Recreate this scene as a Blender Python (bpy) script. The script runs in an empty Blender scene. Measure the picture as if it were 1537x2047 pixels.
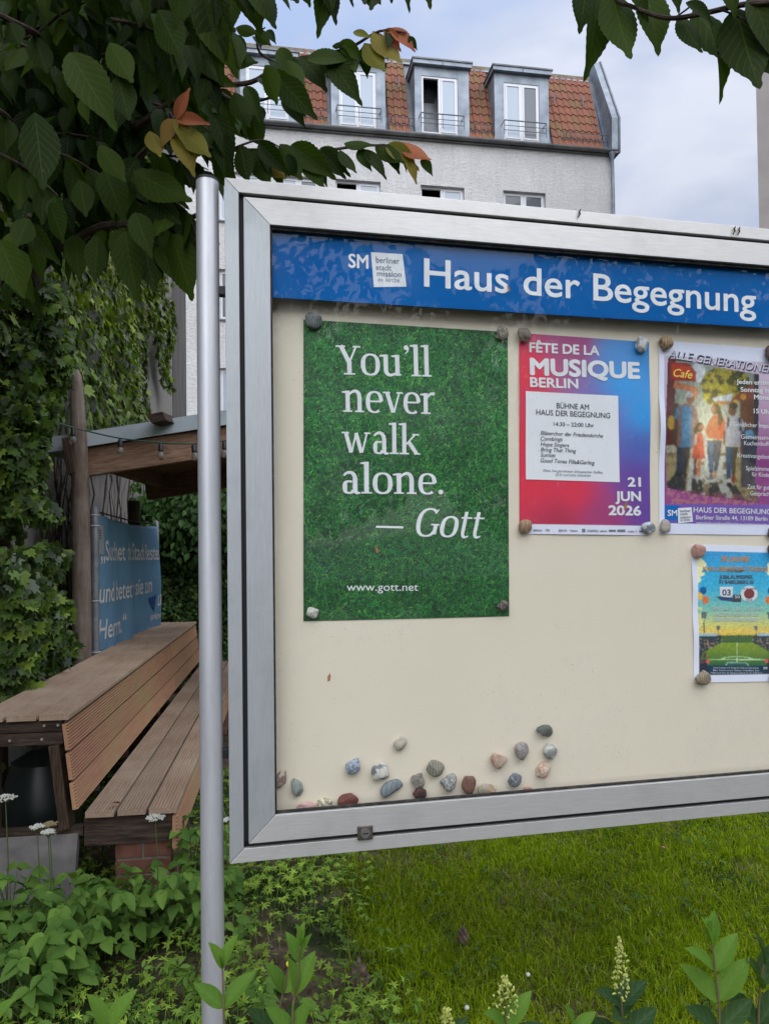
import bpy, math, random
import numpy as np
from mathutils import Matrix, Vector
R_ = math.radians
# ------------------------------------------------------------------ camera
IW, IH, FPX = 1537.0, 2047.0, 1480.0
PITCH, ROLL, SHIFT = 30/FPX, .012, 60.0
CX, CY = IW/2, IH/2
FW = np.array([0, math.cos(PITCH), math.sin(PITCH)])
UP0 = np.array([0, -math.sin(PITCH), math.cos(PITCH)]); RT0 = np.array([1., 0, 0])
RT = RT0*math.cos(ROLL)-UP0*math.sin(ROLL); UPV = UP0*math.cos(ROLL)+RT0*math.sin(ROLL)
CAM = np.array([0, 0, 1.6])
scn = bpy.context.scene
COL = scn.collection
cd = bpy.data.cameras.new('camera'); cam = bpy.data.objects.new('camera', cd); COL.objects.link(cam)
cd.sensor_fit = 'VERTICAL'; cd.sensor_height = 36; cd.lens = FPX/IH*36
cd.shift_y = SHIFT/IH; cd.clip_start = .05; cd.clip_end = 2000
cam.matrix_world = Matrix(((RT[0], UPV[0], -FW[0], CAM[0]), (RT[1], UPV[1], -FW[1], CAM[1]), (RT[2], UPV[2], -FW[2], CAM[2]), (0, 0, 0, 1)))
scn.camera = cam
scn.render.resolution_x, scn.render.resolution_y = 768, 1024
# ------------------------------------------------------------------ light
SUN_EL, SUN_AZ = R_(48), R_(165)      # high veiled sun behind the camera, a little to the left
world = bpy.data.worlds.new('World'); scn.world = world; world.use_nodes = True
wn = world.node_tree.nodes; wl = world.node_tree.links; wn.clear()
wout = wn.new('ShaderNodeOutputWorld'); wbg = wn.new('ShaderNodeBackground'); wadd = wn.new('ShaderNodeAddShader'); wbg2 = wn.new('ShaderNodeBackground')
sky = wn.new('ShaderNodeTexSky'); sky.sky_type = 'NISHITA'; sky.sun_disc = False
sky.sun_elevation = SUN_EL; sky.sun_rotation = SUN_AZ; sky.air_density = 1; sky.dust_density = 3
tc = wn.new('ShaderNodeTexCoord'); mp = wn.new('ShaderNodeMapping'); mp.inputs['Scale'].default_value = (1, 1, 2.2)
n1 = wn.new('ShaderNodeTexNoise'); n1.inputs['Scale'].default_value = 2.6; n1.inputs['Detail'].default_value = 7; n1.inputs['Roughness'].default_value = .5; n1.inputs['Distortion'].default_value = .35
cr = wn.new('ShaderNodeValToRGB'); e = cr.color_ramp.elements
e[0].position = .38; e[0].color = (.42, .53, .78, 1); e[1].position = .61; e[1].color = (.74, .785, .90, 1)
m_ = cr.color_ramp.elements.new(.5); m_.color = (.57, .63, .79, 1)
wl.new(tc.outputs['Generated'], mp.inputs['Vector']); wl.new(mp.outputs[0], n1.inputs['Vector']); wl.new(n1.outputs['Fac'], cr.inputs['Fac'])
gs = wn.new('ShaderNodeSeparateXYZ'); gm = wn.new('ShaderNodeMath'); gm.operation = 'MULTIPLY_ADD'; gm.use_clamp = False; gx = wn.new('ShaderNodeMath'); gx.operation = 'MAXIMUM'; gx.inputs[1].default_value = 0
wl.new(tc.outputs['Generated'], gs.inputs[0]); wl.new(gs.outputs[2], gx.inputs[0]); wl.new(gx.outputs[0], gm.inputs[0]); gm.inputs[1].default_value = .50; gm.inputs[2].default_value = .31
gd = wn.new('ShaderNodeVectorMath'); gd.operation = 'DOT_PRODUCT'; gd.inputs[1].default_value = (math.sin(SUN_AZ)*math.cos(SUN_EL), math.cos(SUN_AZ)*math.cos(SUN_EL), math.sin(SUN_EL)); wl.new(tc.outputs['Generated'], gd.inputs[0])
gp = wn.new('ShaderNodeMath'); gp.operation = 'MAXIMUM'; gp.inputs[1].default_value = 0; gq = wn.new('ShaderNodeMath'); gq.operation = 'POWER'; gq.inputs[1].default_value = 2.5; ga = wn.new('ShaderNodeMath'); ga.operation = 'MULTIPLY_ADD'; ga.inputs[1].default_value = .9
wl.new(gd.outputs['Value'], gp.inputs[0]); wl.new(gp.outputs[0], gq.inputs[0]); wl.new(gq.outputs[0], ga.inputs[0]); wl.new(gm.outputs[0], ga.inputs[2]); wl.new(ga.outputs[0], wbg2.inputs['Strength'])   # overcast: brighter towards the zenith and towards the veiled sun
wl.new(sky.outputs[0], wbg.inputs['Color']); wbg.inputs['Strength'].default_value = .008
wl.new(cr.outputs[0], wbg2.inputs['Color'])
wl.new(wbg.outputs[0], wadd.inputs[0]); wl.new(wbg2.outputs[0], wadd.inputs[1]); wl.new(wadd.outputs[0], wout.inputs['Surface'])
sl = bpy.data.lights.new('sun', 'SUN'); sl.energy = 1.5; sl.angle = R_(95); sl.color = (1, .95, .87)
so = bpy.data.objects.new('sun', sl); COL.objects.link(so)
sd = Vector((math.sin(SUN_AZ)*math.cos(SUN_EL), math.cos(SUN_AZ)*math.cos(SUN_EL), math.sin(SUN_EL)))
so.rotation_euler = sd.to_track_quat('Z', 'Y').to_euler()
scn.view_settings.view_transform = 'Standard'; scn.view_settings.look = 'None'; scn.view_settings.exposure = 0.85; scn.view_settings.gamma = 1
scn.cycles.max_bounces = 8; scn.cycles.transparent_max_bounces = 16; scn.cycles.diffuse_bounces = 5; scn.cycles.glossy_bounces = 3; scn.cycles.caustics_reflective = False; scn.cycles.caustics_refractive = False
scn.cycles.sample_clamp_indirect = 4
rng = np.random.default_rng(7); random.seed(7)

# ------------------------------------------------------------------ measuring helpers
def ray(x, y): return FW + RT*(x-CX)/FPX - UPV*(y-CY-SHIFT)/FPX
def proj(P):
    d = np.asarray(P, float)-CAM; z = d@FW
    return CX+FPX*(d@RT)/z, CY+SHIFT-FPX*(d@UPV)/z
def at(x, y, Y):
    d = ray(x, y); return CAM + d*(Y/d[1])
class Frame:
    """a place in the world with its own axes: x along, y into, z up"""
    def __init__(s, o, M): s.o = np.array(o, float); s.M = np.array(M, float)
    def hit(s, x, y, d=0.):          # where a sight line meets the plane y = d, as (x, z)
        n = s.M[:, 1]; r = ray(x, y); t = ((s.o+n*d-CAM)@n)/(r@n); q = s.M.T@(CAM+r*t-s.o); return q[0], q[2]
    def hitz(s, x, y, h=0.):         # ... the plane z = h, as (x, y)
        n = s.M[:, 2]; r = ray(x, y); t = ((s.o+n*h-CAM)@n)/(r@n); q = s.M.T@(CAM+r*t-s.o); return q[0], q[1]
    def w(s, P): return s.o+np.asarray(P, float)@s.M.T
    def mat(s):
        m = Matrix.Identity(4)
        for i in range(3):
            for j in range(3): m[i][j] = s.M[i, j]
            m[i][3] = s.o[i]
        return m
def yawM(a): c, s = math.cos(a), math.sin(a); return np.array([[c, -s, 0], [s, c, 0], [0, 0, 1.]])
def rotv(w):
    w = np.array(w, float); th = np.linalg.norm(w)+1e-12; k = w/th; K = np.array([[0, -k[2], k[1]], [k[2], 0, -k[0]], [-k[1], k[0], 0]])
    return np.eye(3)+np.sin(th)*K+(1-np.cos(th))*K@K
def S(r, g, b): # display colour -> linear
    f = lambda c: (c/255/12.92 if c/255 <= .04045 else ((c/255+.055)/1.055)**2.4)
    return (f(r), f(g), f(b))

# ------------------------------------------------------------------ object helpers
WM = {}
def tag(o, label=None, cat=None, group=None, kind=None):
    if label: o['label'] = label
    if cat: o['category'] = cat
    if group: o['group'] = group
    if kind: o['kind'] = kind
    return o
def empty(name, frame=None, loc=(0, 0, 0)):
    o = bpy.data.objects.new(name, None); COL.objects.link(o); o.empty_display_size = .1
    m = frame.mat() if frame else Matrix.Translation(loc)
    o.matrix_basis = m; WM[o.name] = m; return o
def thing(name, label, cat, frame=None, loc=(0, 0, 0), group=None): return tag(empty(name, frame, loc), label, cat, group)
def npmesh(name, V, F, mat, parent=None, world=False, cols=None, uv=None, smooth=False, mats=None, fmat=None):
    """V (n,3); F (m,k) int array or list of faces"""
    V = np.asarray(V, float)
    if world and parent is not None:
        mi = np.array(WM[parent.name].inverted()); V = V@mi[:3, :3].T+mi[:3, 3]
    me = bpy.data.meshes.new(name)
    if isinstance(F, np.ndarray):
        k = F.shape[1]; me.vertices.add(len(V)); me.vertices.foreach_set('co', V.ravel().astype(np.float32))
        me.loops.add(F.size); me.loops.foreach_set('vertex_index', F.ravel().astype(np.int32))
        me.polygons.add(len(F)); me.polygons.foreach_set('loop_start', np.arange(0, F.size, k, dtype=np.int32))
        me.update(calc_edges=True)
    else:
        me.from_pydata([tuple(v) for v in V], [], [tuple(int(i) for i in f) for f in F]); me.update()
    if cols is not None:
        c = np.ones((len(V), 4), np.float32); c[:, :3] = cols
        a = me.color_attributes.new('Col', 'FLOAT_COLOR', 'POINT'); a.data.foreach_set('color', c.ravel())
    if uv is not None:
        li = np.empty(len(me.loops), np.int32); me.loops.foreach_get('vertex_index', li)
        u = me.uv_layers.new(name='UVMap'); u.data.foreach_set('uv', np.asarray(uv, np.float32)[li].ravel())
    if smooth: me.polygons.foreach_set('use_smooth', np.ones(len(me.polygons), bool))
    for m in (mats or [mat]):
        if m: me.materials.append(m)
    if fmat is not None: me.polygons.foreach_set('material_index', np.asarray(fmat, np.int32))
    o = bpy.data.objects.new(name, me); COL.objects.link(o)
    if parent is not None: o.parent = parent; WM[o.name] = WM[parent.name]
    else: WM[o.name] = Matrix.Identity(4)
    return o
def inst(TV, TF, Ms, Ls, cols=None, uv=None):
    """many copies of a template; returns V, F, per-vertex colours, uv"""
    n, m = len(Ls), len(TV)
    V = (np.einsum('nij,mj->nmi', Ms, TV)+Ls[:, None, :]).reshape(-1, 3)
    F = (TF[None]+(np.arange(n)*m)[:, None, None]).reshape(-1, TF.shape[1])
    C = None if cols is None else np.repeat(cols, m, 0)
    U = None if uv is None else np.tile(uv, (n, 1))
    return V, F, C, U
def nrm(a): return a/(np.linalg.norm(a, axis=-1, keepdims=True)+1e-12)
def orient(A, N, size):
    """matrices with y along A (tip), z towards N; size (n,) or (n,3)"""
    A = nrm(A); X = nrm(np.cross(A, N)); Z = np.cross(X, A); M = np.stack([X, A, Z], -1)
    size = np.asarray(size, float)
    if size.ndim == 1: size = np.repeat(size[:, None], 3, 1)
    return M*size[:, None, :]
class MB:
    def __init__(s): s.V = []; s.F = []
    def add(s, V, F):
        b = len(s.V); s.V += [tuple(map(float, v)) for v in V]; s.F += [tuple(int(i)+b for i in f) for f in F]; return s
    def box(s, x0, x1, y0, y1, z0, z1):
        V = [(x, y, z) for z in (z0, z1) for y in (y0, y1) for x in (x0, x1)]
        return s.add(V, [(0, 2, 3, 1), (4, 5, 7, 6), (0, 1, 5, 4), (2, 6, 7, 3), (0, 4, 6, 2), (1, 3, 7, 5)])
    def bar(s, p0, p1, w, h, up=(0, 0, 1)):
        p0, p1 = np.array(p0, float), np.array(p1, float); d = nrm(p1-p0); x = nrm(np.cross(d, up)); u = np.cross(x, d)
        V = [p+x*a*w/2+u*b*h/2 for p in (p0, p1) for a, b in ((-1, -1), (1, -1), (1, 1), (-1, 1))]
        return s.add(V, [(0, 1, 2, 3), (7, 6, 5, 4), (0, 4, 5, 1), (1, 5, 6, 2), (2, 6, 7, 3), (3, 7, 4, 0)])
    def prism(s, P, d):
        """closed polygon P (k,3) extruded by vector d"""
        P = np.array(P, float); k = len(P); V = list(P)+list(P+np.array(d, float))
        return s.add(V, [tuple(range(k))[::-1], tuple(range(k, 2*k))]+[(i, (i+1) % k, k+(i+1) % k, k+i) for i in range(k)])
    def tube(s, P, r, seg=10, jit=0.):
        P = np.array(P, float); n = len(P); r = np.broadcast_to(np.asarray(r, float), (n,)); ups = np.array([0.31, .12, .95])
        T = nrm(np.gradient(P, axis=0)); X = nrm(np.cross(T, ups)); bad = np.abs(T@nrm(ups)) > .97
        if bad.any(): X[bad] = nrm(np.cross(T[bad], np.array([1., .2, 0])))
        for i in range(1, n):
            if X[i]@X[i-1] < 0: X[i] = -X[i]
        Yv = np.cross(T, X); a = np.arange(seg)*2*math.pi/seg
        V = (P[:, None]+(X[:, None]*np.cos(a)[None, :, None]+Yv[:, None]*np.sin(a)[None, :, None])*(r[:, None, None]*(1+jit*rng.normal(size=(n, seg, 1))))).reshape(-1, 3)
        F = [(i*seg+j, i*seg+(j+1) % seg, (i+1)*seg+(j+1) % seg, (i+1)*seg+j) for i in range(n-1) for j in range(seg)]
        return s.add(V, F+[tuple(range(seg))[::-1], tuple(range((n-1)*seg, n*seg))])
    def build(s, name, mat, parent=None, world=False, smooth=False, bevel=0, cols=None):
        o = npmesh(name, s.V, s.F, mat, parent, world, smooth=smooth, cols=cols)
        if bevel:
            b = o.modifiers.new('b', 'BEVEL'); b.width = bevel; b.segments = 2; b.limit_method = 'ANGLE'
        if smooth and not bevel:
            me = o.data
            try: me.set_sharp_from_angle(angle=R_(40))
            except Exception: pass
        return o
def dup(o, parent, M=None):
    c = o.copy(); COL.objects.link(c); c.parent = parent; WM[c.name] = WM[parent.name] if parent else Matrix.Identity(4)
    if M is not None: c.matrix_basis = M
    return c

# ------------------------------------------------------------------ materials
class NT:
    def __init__(s, name):
        s.m = bpy.data.materials.new(name); s.m.use_nodes = True; s.n = s.m.node_tree.nodes; s.l = s.m.node_tree.links
        s.b = s.n['Principled BSDF']; s.out = s.n['Material Output']; s._c = None
    def N(s, t, **k):
        x = s.n.new('ShaderNode'+t)
        for a, v in k.items():
            if a in x.inputs: x.inputs[a].default_value = v
            else: setattr(x, a, v)
        return x
    def L(s, a, b): s.l.new(a, b)
    def coord(s, kind='Object', scale=(1, 1, 1)):
        t = s.N('TexCoord'); m = s.N('Mapping'); m.inputs['Scale'].default_value = scale; s.L(t.outputs[kind], m.inputs[0]); return m.outputs[0]
    def noise(s, sc, detail=5, rough=.55, vec=None, dist=0):
        x = s.N('TexNoise'); x.inputs['Scale'].default_value = sc; x.inputs['Detail'].default_value = detail; x.inputs['Roughness'].default_value = rough; x.inputs['Distortion'].default_value = dist
        s.L(vec or s.coord(), x.inputs['Vector']); return x.outputs['Fac']
    def ramp(s, fac, stops):
        r = s.N('ValToRGB'); e = r.color_ramp.elements
        e[0].position, e[0].color = stops[0][0], (*stops[0][1], 1); e[1].position, e[1].color = stops[-1][0], (*stops[-1][1], 1)
        for p, c in stops[1:-1]: q = e.new(p); q.color = (*c, 1)
        s.L(fac, r.inputs[0]); return r.outputs[0]
    def math(s, op, a, b=None, c=None):
        x = s.N('Math'); x.operation = op
        for i, v in enumerate((a, b, c)):
            if v is None: continue
            if isinstance(v, (int, float)): x.inputs[i].default_value = v
            else: s.L(v, x.inputs[i])
        return x.outputs[0]
    def mix(s, fac, a, b, mode='MIX'):
        x = s.N('MixRGB'); x.blend_type = mode
        for i, v in enumerate((fac, a, b)):
            if isinstance(v, (int, float)): x.inputs[i].default_value = v
            elif isinstance(v, tuple): x.inputs[i].default_value = (*v, 1)
            else: s.L(v, x.inputs[i])
        return x.outputs[0]
    def color(s, c):
        if isinstance(c, tuple): s.b.inputs['Base Color'].default_value = (*c, 1)
        else: s.L(c, s.b.inputs['Base Color'])
    def bump(s, h, strength=.3, dist=.01):
        x = s.N('Bump'); x.inputs['Strength'].default_value = strength; x.inputs['Distance'].default_value = dist; s.L(h, x.inputs['Height']); s.L(x.outputs[0], s.b.inputs['Normal'])
    def set(s, rough=.6, metal=0., spec=.5):
        s.b.inputs['Roughness'].default_value = rough; s.b.inputs['Metallic'].default_value = metal; s.b.inputs['Specular IOR Level'].default_value = spec; return s.m
def noisy(name, c0, c1, sc=5, rough=.7, metal=0, bump=0, bdist=.005, scale=(1, 1, 1), bsc=None, detail=6, lo=.35, hi=.65, spec=.5, rnd=0):
    t = NT(name); v = t.coord('Object', scale); n = t.noise(sc, detail, .6, v); col = t.ramp(n, [(lo, c0), (hi, c1)])
    if rnd:
        oi = t.N('ObjectInfo'); k = t.math('MULTIPLY_ADD', oi.outputs['Random'], rnd, 1-rnd/2); h = t.N('HueSaturation'); t.L(k, h.inputs['Value']); t.L(col, h.inputs['Color']); col = h.outputs[0]
    t.color(col)
    if bump: t.bump(t.noise(bsc or sc*3, 8, .6, v), bump, bdist)
    return t.set(rough, metal, spec)
def flat(name, c, rough=.6, metal=0, spec=.5):
    t = NT(name); n = t.noise(30, 4); t.color(t.ramp(n, [(.3, tuple(x*.93 for x in c)), (.7, tuple(min(1, x*1.05) for x in c))])); return t.set(rough, metal, spec)
def vcol(name, rough=.6, spec=.5, transl=0., veins=False, mul=1.0, bumps=0):
    """colour from the mesh's own colour attribute, as print or as leaf-by-leaf colour"""
    t = NT(name); a = t.N('VertexColor', layer_name='Col'); c = a.outputs[0]
    if transl: leafify(t, c, transl)
    else: t.color(c)
    if bumps: t.bump(t.noise(bumps, 5), .25, .002)
    return t.set(rough, 0, spec)
def leafify(t, col, transl, tint=(1.6, 1.9, .3)):
    t.color(col); tr = t.N('BsdfTranslucent'); mx = t.N('MixShader'); mx.inputs[0].default_value = transl
    t.L(t.mix(1., col, tint, 'MULTIPLY'), tr.inputs['Color'])
    t.L(t.b.outputs[0], mx.inputs[1]); t.L(tr.outputs[0], mx.inputs[2]); t.L(mx.outputs[0], t.out.inputs['Surface'])
def leafmat(name, c0, c1, rough=.45, transl=.35, veins=9, vcolr=None, tint=(1.6, 1.9, .3), use_col=False):
    t = NT(name); uvn = t.N('UVMap'); sp = t.N('SeparateXYZ'); t.L(uvn.outputs[0], sp.inputs[0])
    u = t.math('ABSOLUTE', t.math('SUBTRACT', sp.outputs[0], .5)); v = sp.outputs[1]
    w = t.math('SUBTRACT', v, t.math('MULTIPLY', u, .55)); pp = t.math('PINGPONG', t.math('MULTIPLY', w, veins*1.0), .5)
    side = t.math('LESS_THAN', pp, .055); mid = t.math('LESS_THAN', u, .018); vein = t.math('MAXIMUM', side, mid)
    if use_col: a = t.N('VertexColor', layer_name='Col'); base = a.outputs[0]
    else:
        oi = t.N('ObjectInfo'); base = t.mix(oi.outputs['Random'], c0, c1)
    n = t.noise(22, 3); base = t.mix(t.math('MULTIPLY', n, .5), base, t.mix(1., base, (.5, .5, .5), 'MULTIPLY'))
    bs = t.noise(7, 4, .6, t.coord('Object', (1, 1, 1))); base = t.mix(t.math('MULTIPLY', t.math('GREATER_THAN', bs, .69), .5), base, (.10, .07, .02)); vc = t.mix(.55, base, vcolr or (.25, .33, .12)); col = t.mix(t.math('MULTIPLY', vein, .5), base, vc)
    leafify(t, col, transl, tint)
    t.bump(t.math('SMOOTH_MIN', pp, .2, .1), .35, .002)
    return t.set(rough, 0, .08)
# ================================================================== NOTICE BOARD
BD = Frame((-.4078, 1.9226, .8141), rotv([.002, .0002, .2132]))   # x along the board, y into it, z up; origin at its lower outer corner
BW, BH = 2.02, 1.785
alu = NT('brushed_aluminium'); v = alu.coord('Object', (3, 30, 160)); n = alu.noise(6, 6, .6, v); n2 = alu.noise(7, 6, .65)
alu.color(alu.mix(alu.ramp(n2, [(.5, (0, 0, 0)), (.75, (.4, .4, .4))]), alu.ramp(n, [(.3, (.51, .505, .485)), (.7, (.66, .65, .62))]), (.40, .39, .36))); alu.bump(n, .1, .001); ALU_H = alu.set(.5, .55)
alu = NT('brushed_aluminium_upright'); v = alu.coord('Object', (160, 30, 3)); n = alu.noise(6, 6, .6, v); n2 = alu.noise(5, 6, .65)
alu.color(alu.mix(alu.ramp(n2, [(.5, (0, 0, 0)), (.75, (.5, .5, .5))]), alu.ramp(n, [(.3, (.37, .395, .405)), (.7, (.48, .505, .51))]), (.26, .31, .29))); alu.bump(n, .1, .001); ALU_V = alu.set(.5, .55)
POLE_M = NT('grey_anodised_tube'); n = POLE_M.noise(3, 6, .7, POLE_M.coord('Object', (6, 6, .8))); sp_ = POLE_M.noise(160, 2, .5)
POLE_M.color(POLE_M.mix(POLE_M.ramp(sp_, [(.70, (0, 0, 0)), (.73, (.6, .6, .6))]), POLE_M.ramp(n, [(.25, (.46, .47, .49)), (.5, (.58, .59, .61)), (.75, (.66, .67, .69))]), (.7, .7, .68))); POLE_M = POLE_M.set(.42, .5)
RUB = flat('black_rubber', (.012, .012, .013), .7)
PLAS = flat('black_plastic', (.01, .01, .012), .5)
def cream():
    t = NT('cream_back_panel'); n = t.noise(2.2, 4); d = t.noise(75, 3, .5); sc = t.noise(9, 8, .7)
    c = t.ramp(n, [(.3, (.78, .69, .555)), (.7, (.82, .725, .59))]); c = t.mix(t.ramp(d, [(.76, (0, 0, 0)), (.80, (.4, .4, .4))]), c, (.35, .3, .22))
    c = t.mix(t.ramp(sc, [(.66, (0, 0, 0)), (.8, (.2, .2, .2))]), c, (.85, .83, .76)); t.color(c); return t.set(.42, 0, .5)
CREAM = cream()
def glassmat():
    t = NT('glass'); t.n.remove(t.b); tr = t.N('BsdfTransparent'); gl = t.N('BsdfGlossy'); gl.inputs['Roughness'].default_value = .0; tr.inputs[0].default_value = (.975, .985, .975, 1)
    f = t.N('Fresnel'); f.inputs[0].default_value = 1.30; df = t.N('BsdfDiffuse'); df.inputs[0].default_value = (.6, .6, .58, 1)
    ge = t.N('NewGeometry'); mx = t.N('MixShader'); t.L(t.math('MULTIPLY', f.outputs[0], t.math('SUBTRACT', 1., ge.outputs['Backfacing'])), mx.inputs[0]); t.L(tr.outputs[0], mx.inputs[1]); t.L(gl.outputs[0], mx.inputs[2])
    sm = t.noise(2.2, 7, .7); sp2 = t.noise(210, 2, .5); dust_and_glints = t.math('ADD', t.math('MULTIPLY', t.math('MULTIPLY', t.math('GREATER_THAN', sp2, .73), t.math('GREATER_THAN', sm, .52)), .3), t.math('MULTIPLY', t.math('MAXIMUM', t.math('SUBTRACT', sm, .52), 0), .16))  # thin dust film, plus pale speck clusters painted in as sky reflections
    m2 = t.N('MixShader'); t.L(dust_and_glints, m2.inputs[0]); t.L(mx.outputs[0], m2.inputs[1]); t.L(df.outputs[0], m2.inputs[2]); t.L(m2.outputs[0], t.out.inputs['Surface']); return t.m
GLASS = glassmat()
board = thing('notice_board', 'long glazed aluminium notice board with a blue header strip, hung on a grey post', 'notice board', BD)
def frame4(name, parent, x0, x1, z0, z1, w, y0, y1, mh, mv, bevel=.0012):
    """four mitred bars"""
    for k in range(4):
        P = {0: [(x0, z1), (x1, z1), (x1-w, z1-w), (x0+w, z1-w)], 1: [(x0, z0), (x0+w, z0+w), (x1-w, z0+w), (x1, z0)],
             2: [(x0, z0), (x0, z1), (x0+w, z1-w), (x0+w, z0+w)], 3: [(x1, z0), (x1-w, z0+w), (x1-w, z1-w), (x1, z1)]}[k]
        c = np.mean(P, 0); P = [(p[0]+(c[0]-p[0])*.0006, p[1]+(c[1]-p[1])*.0006) for p in P]
        MB().prism([(x, y0, z) for x, z in P], (0, y1-y0, 0)).build(name, mh if k < 2 else mv, parent, bevel=bevel)
xo, zo = BD.hit(469, 1000)[0], 0
G0 = .036                       # casing face width
frame4('case_bar', board, 0, BW, 0, BH, G0, 0, .02, ALU_H, ALU_V)
m = MB(); m.box(.002, .004, .02, .10, 0.002, BH-.002).box(BW-.004, BW-.002, .02, .10, .002, BH-.002).box(.004, BW-.004, .02, .10, BH-.005, BH-.002).box(.004, BW-.004, .02, .10, .002, .005).box(.004, BW-.004, .096, .10, .005, BH-.005)
m.build('case_back', ALU_H, board)
m = MB(); d = .008
for (a, b, c_, e_) in ((G0, BW-G0, BH-G0-.014, BH-G0), (G0, BW-G0, G0, G0+.014), (G0, G0+.014, G0, BH-G0), (BW-G0-.014, BW-G0, G0, BH-G0)): m.box(a, b, .012, .05, c_, e_)
m.build('gap_seal', RUB, board)
DX0 = G0+.0125; 
door = dict(x0=DX0, x1=BW-DX0, z0=DX0, z1=BH-DX0)
ixl, izt = BD.hit(531.5, 440.5); ixb, izb = BD.hit(545, 1637)
DWd = .068
frame4('door_bar', board, door['x0'], door['x1'], door['z0'], door['z1'], DWd, -.004, .026, ALU_H, ALU_V)
OX0, OX1, OZ0, OZ1 = door['x0']+DWd, door['x1']-DWd, door['z0']+DWd, door['z1']-DWd
m = MB()
for (a, b, c_, e_) in ((OX0-.004, OX1+.004, OZ1-.008, OZ1+.004), (OX0-.004, OX1+.004, OZ0-.004, OZ0+.006), (OX0-.004, OX0+.0055, OZ0, OZ1), (OX1-.0055, OX1+.004, OZ0, OZ1)): m.box(a, b, .006, .016, c_, e_)
m.build('gasket', noisy('weathered_rubber', (.012, .012, .012), (.07, .06, .05), 40, .8, lo=.45, hi=.75), board)
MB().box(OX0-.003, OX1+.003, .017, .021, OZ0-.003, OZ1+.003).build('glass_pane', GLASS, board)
YP = .068
MB().box(.006, BW-.006, YP, .090, .006, BH-.006).build('back_panel', CREAM, board)
# lock on the lower door bar
lx, lz = BD.hit(729, 1663)
lk = MB().box(lx-.021, lx+.021, -.009, -.003, lz-.019, lz+.019).build('lock', noisy('lock_metal', (.10, .09, .08), (.2, .18, .16), 60, .4, .8), board, bevel=.0025)
a_ = np.arange(20)*2*math.pi/20
def disc(cx, cz, r, y0, y1, r2=None):
    m = MB(); m.prism([(cx+r*math.cos(t), y0, cz+(r2 or r)*math.sin(t)) for t in a_], (0, y1-y0, 0)); return m
disc(lx, lz, .0125, -.0125, -.0085).build('lock_cylinder', noisy('lock_steel', (.4, .4, .4), (.55, .55, .55), 60, .3, .9), lk)
MB().box(lx-.008, lx+.008, -.0135, -.0122, lz-.0015, lz+.0015).build('keyhole', RUB, lk)
# brackets to the post
for py in (574, 1511):
    q = BD.hit(444, py)[1]
    MB().box(-.020, .002, .022, .046, q-.012, q+.012).build('bracket', PLAS, board, bevel=.002)
# little bolts on the upper casing bar
for px_ in ((1156, 428), (1465, 462), (1474, 463)):
    q = BD.hit(*px_); 
    MB().tube([(q[0]-.004, -.004, q[1]-.012), (q[0]+.001, -.006, q[1]-.002), (q[0], -.005, q[1]+.005), (q[0]+.005, -.004, q[1]+.014)], [.0018, .0026, .0026, .001], 6).build('rust_streak', noisy('rusty_dark', (.02, .012, .008), (.10, .05, .025), 200, .9), board)

# ---- lettering
_tc = {}
def text2d(body, bold=0., shear=0., sx=1.):
    cu = bpy.data.curves.new('t', 'FONT'); cu.body = body; cu.size = 1;  cu.shear = shear; cu.fill_mode = 'FRONT'; cu.resolution_u = 4
    o = bpy.data.objects.new('t', cu); COL.objects.link(o); dg = bpy.context.evaluated_depsgraph_get()
    me = bpy.data.meshes.new_from_object(o.evaluated_get(dg)); V = np.array([v.co[:2] for v in me.vertices]); F = [tuple(p.vertices) for p in me.polygons]
    bpy.data.objects.remove(o); bpy.data.meshes.remove(me); bpy.data.curves.remove(cu)
    if bold > 0:      # heavier letters: the same outline laid down a few times, each on its own layer
        n = len(V); sh = [(math.cos(a)*bold, math.sin(a)*bold) for a in np.arange(8)*math.pi/4]; F = [tuple(i+k*n for i in f) for k in range(8) for f in F]; V = np.concatenate([V+np.array(q) for q in sh]); return V, F, np.repeat(np.arange(8), n)
    return V, F, np.zeros(len(V))
CAPH = text2d('H')[0][:, 1].max()
# ---- a serif alphabet drawn with pen strokes (cap height 1); every stroke is a ribbon on a layer of its own
def ribbon(P, w):
    P = np.array(P, float); w = np.broadcast_to(np.asarray(w, float), (len(P),)); T = nrm(np.gradient(P, axis=0)); Nn = np.stack([-T[:, 1], T[:, 0]], 1)
    V = np.concatenate([P+Nn*w[:, None]/2, P-Nn*w[:, None]/2]); n = len(P); return V, [(i, n+i, n+i+1, i+1) for i in range(n-1)]
TH, TN, XH, AS = .155, .062, .735, 1.12
def bowl(cx, cy, rx, ry, a0=0, a1=360, th=TH, tn=TN, tilt=0):
    a = np.radians(np.linspace(a0, a1, max(8, int(abs(a1-a0)/9)))); w = tn+(th-tn)*np.abs(np.cos(a+tilt))**1.3
    return ribbon(np.stack([cx+(rx-w/2*np.abs(np.cos(a)))*np.cos(a), cy+(ry-tn/2)*np.sin(a)], 1), w)
def stem(x, y0, y1, w=TH): return ribbon([(x, y0), (x, y1)], w)
def serif(xc, y, w=.36, h=.055): return ([(xc-w/2, y), (xc+w/2, y), (xc+w/2-.01, y+h), (xc-w/2+.01, y+h)], [(0, 1, 2, 3)])
def flag(x, y, w=.13): return ([(x-w-TH/2, y-.03), (x, y), (x, y-.10), (x-w-TH/2, y-.075)], [(0, 1, 2, 3)])
def curve(pts, w0, w1, n=12):
    p = np.array(pts, float); t = np.linspace(0, 1, n)[:, None]; k = len(p)-1
    Q = sum(math.comb(k, i)*(1-t)**(k-i)*t**i*p[i] for i in range(k+1)); return ribbon(Q, np.linspace(w0, w1, n))
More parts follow.
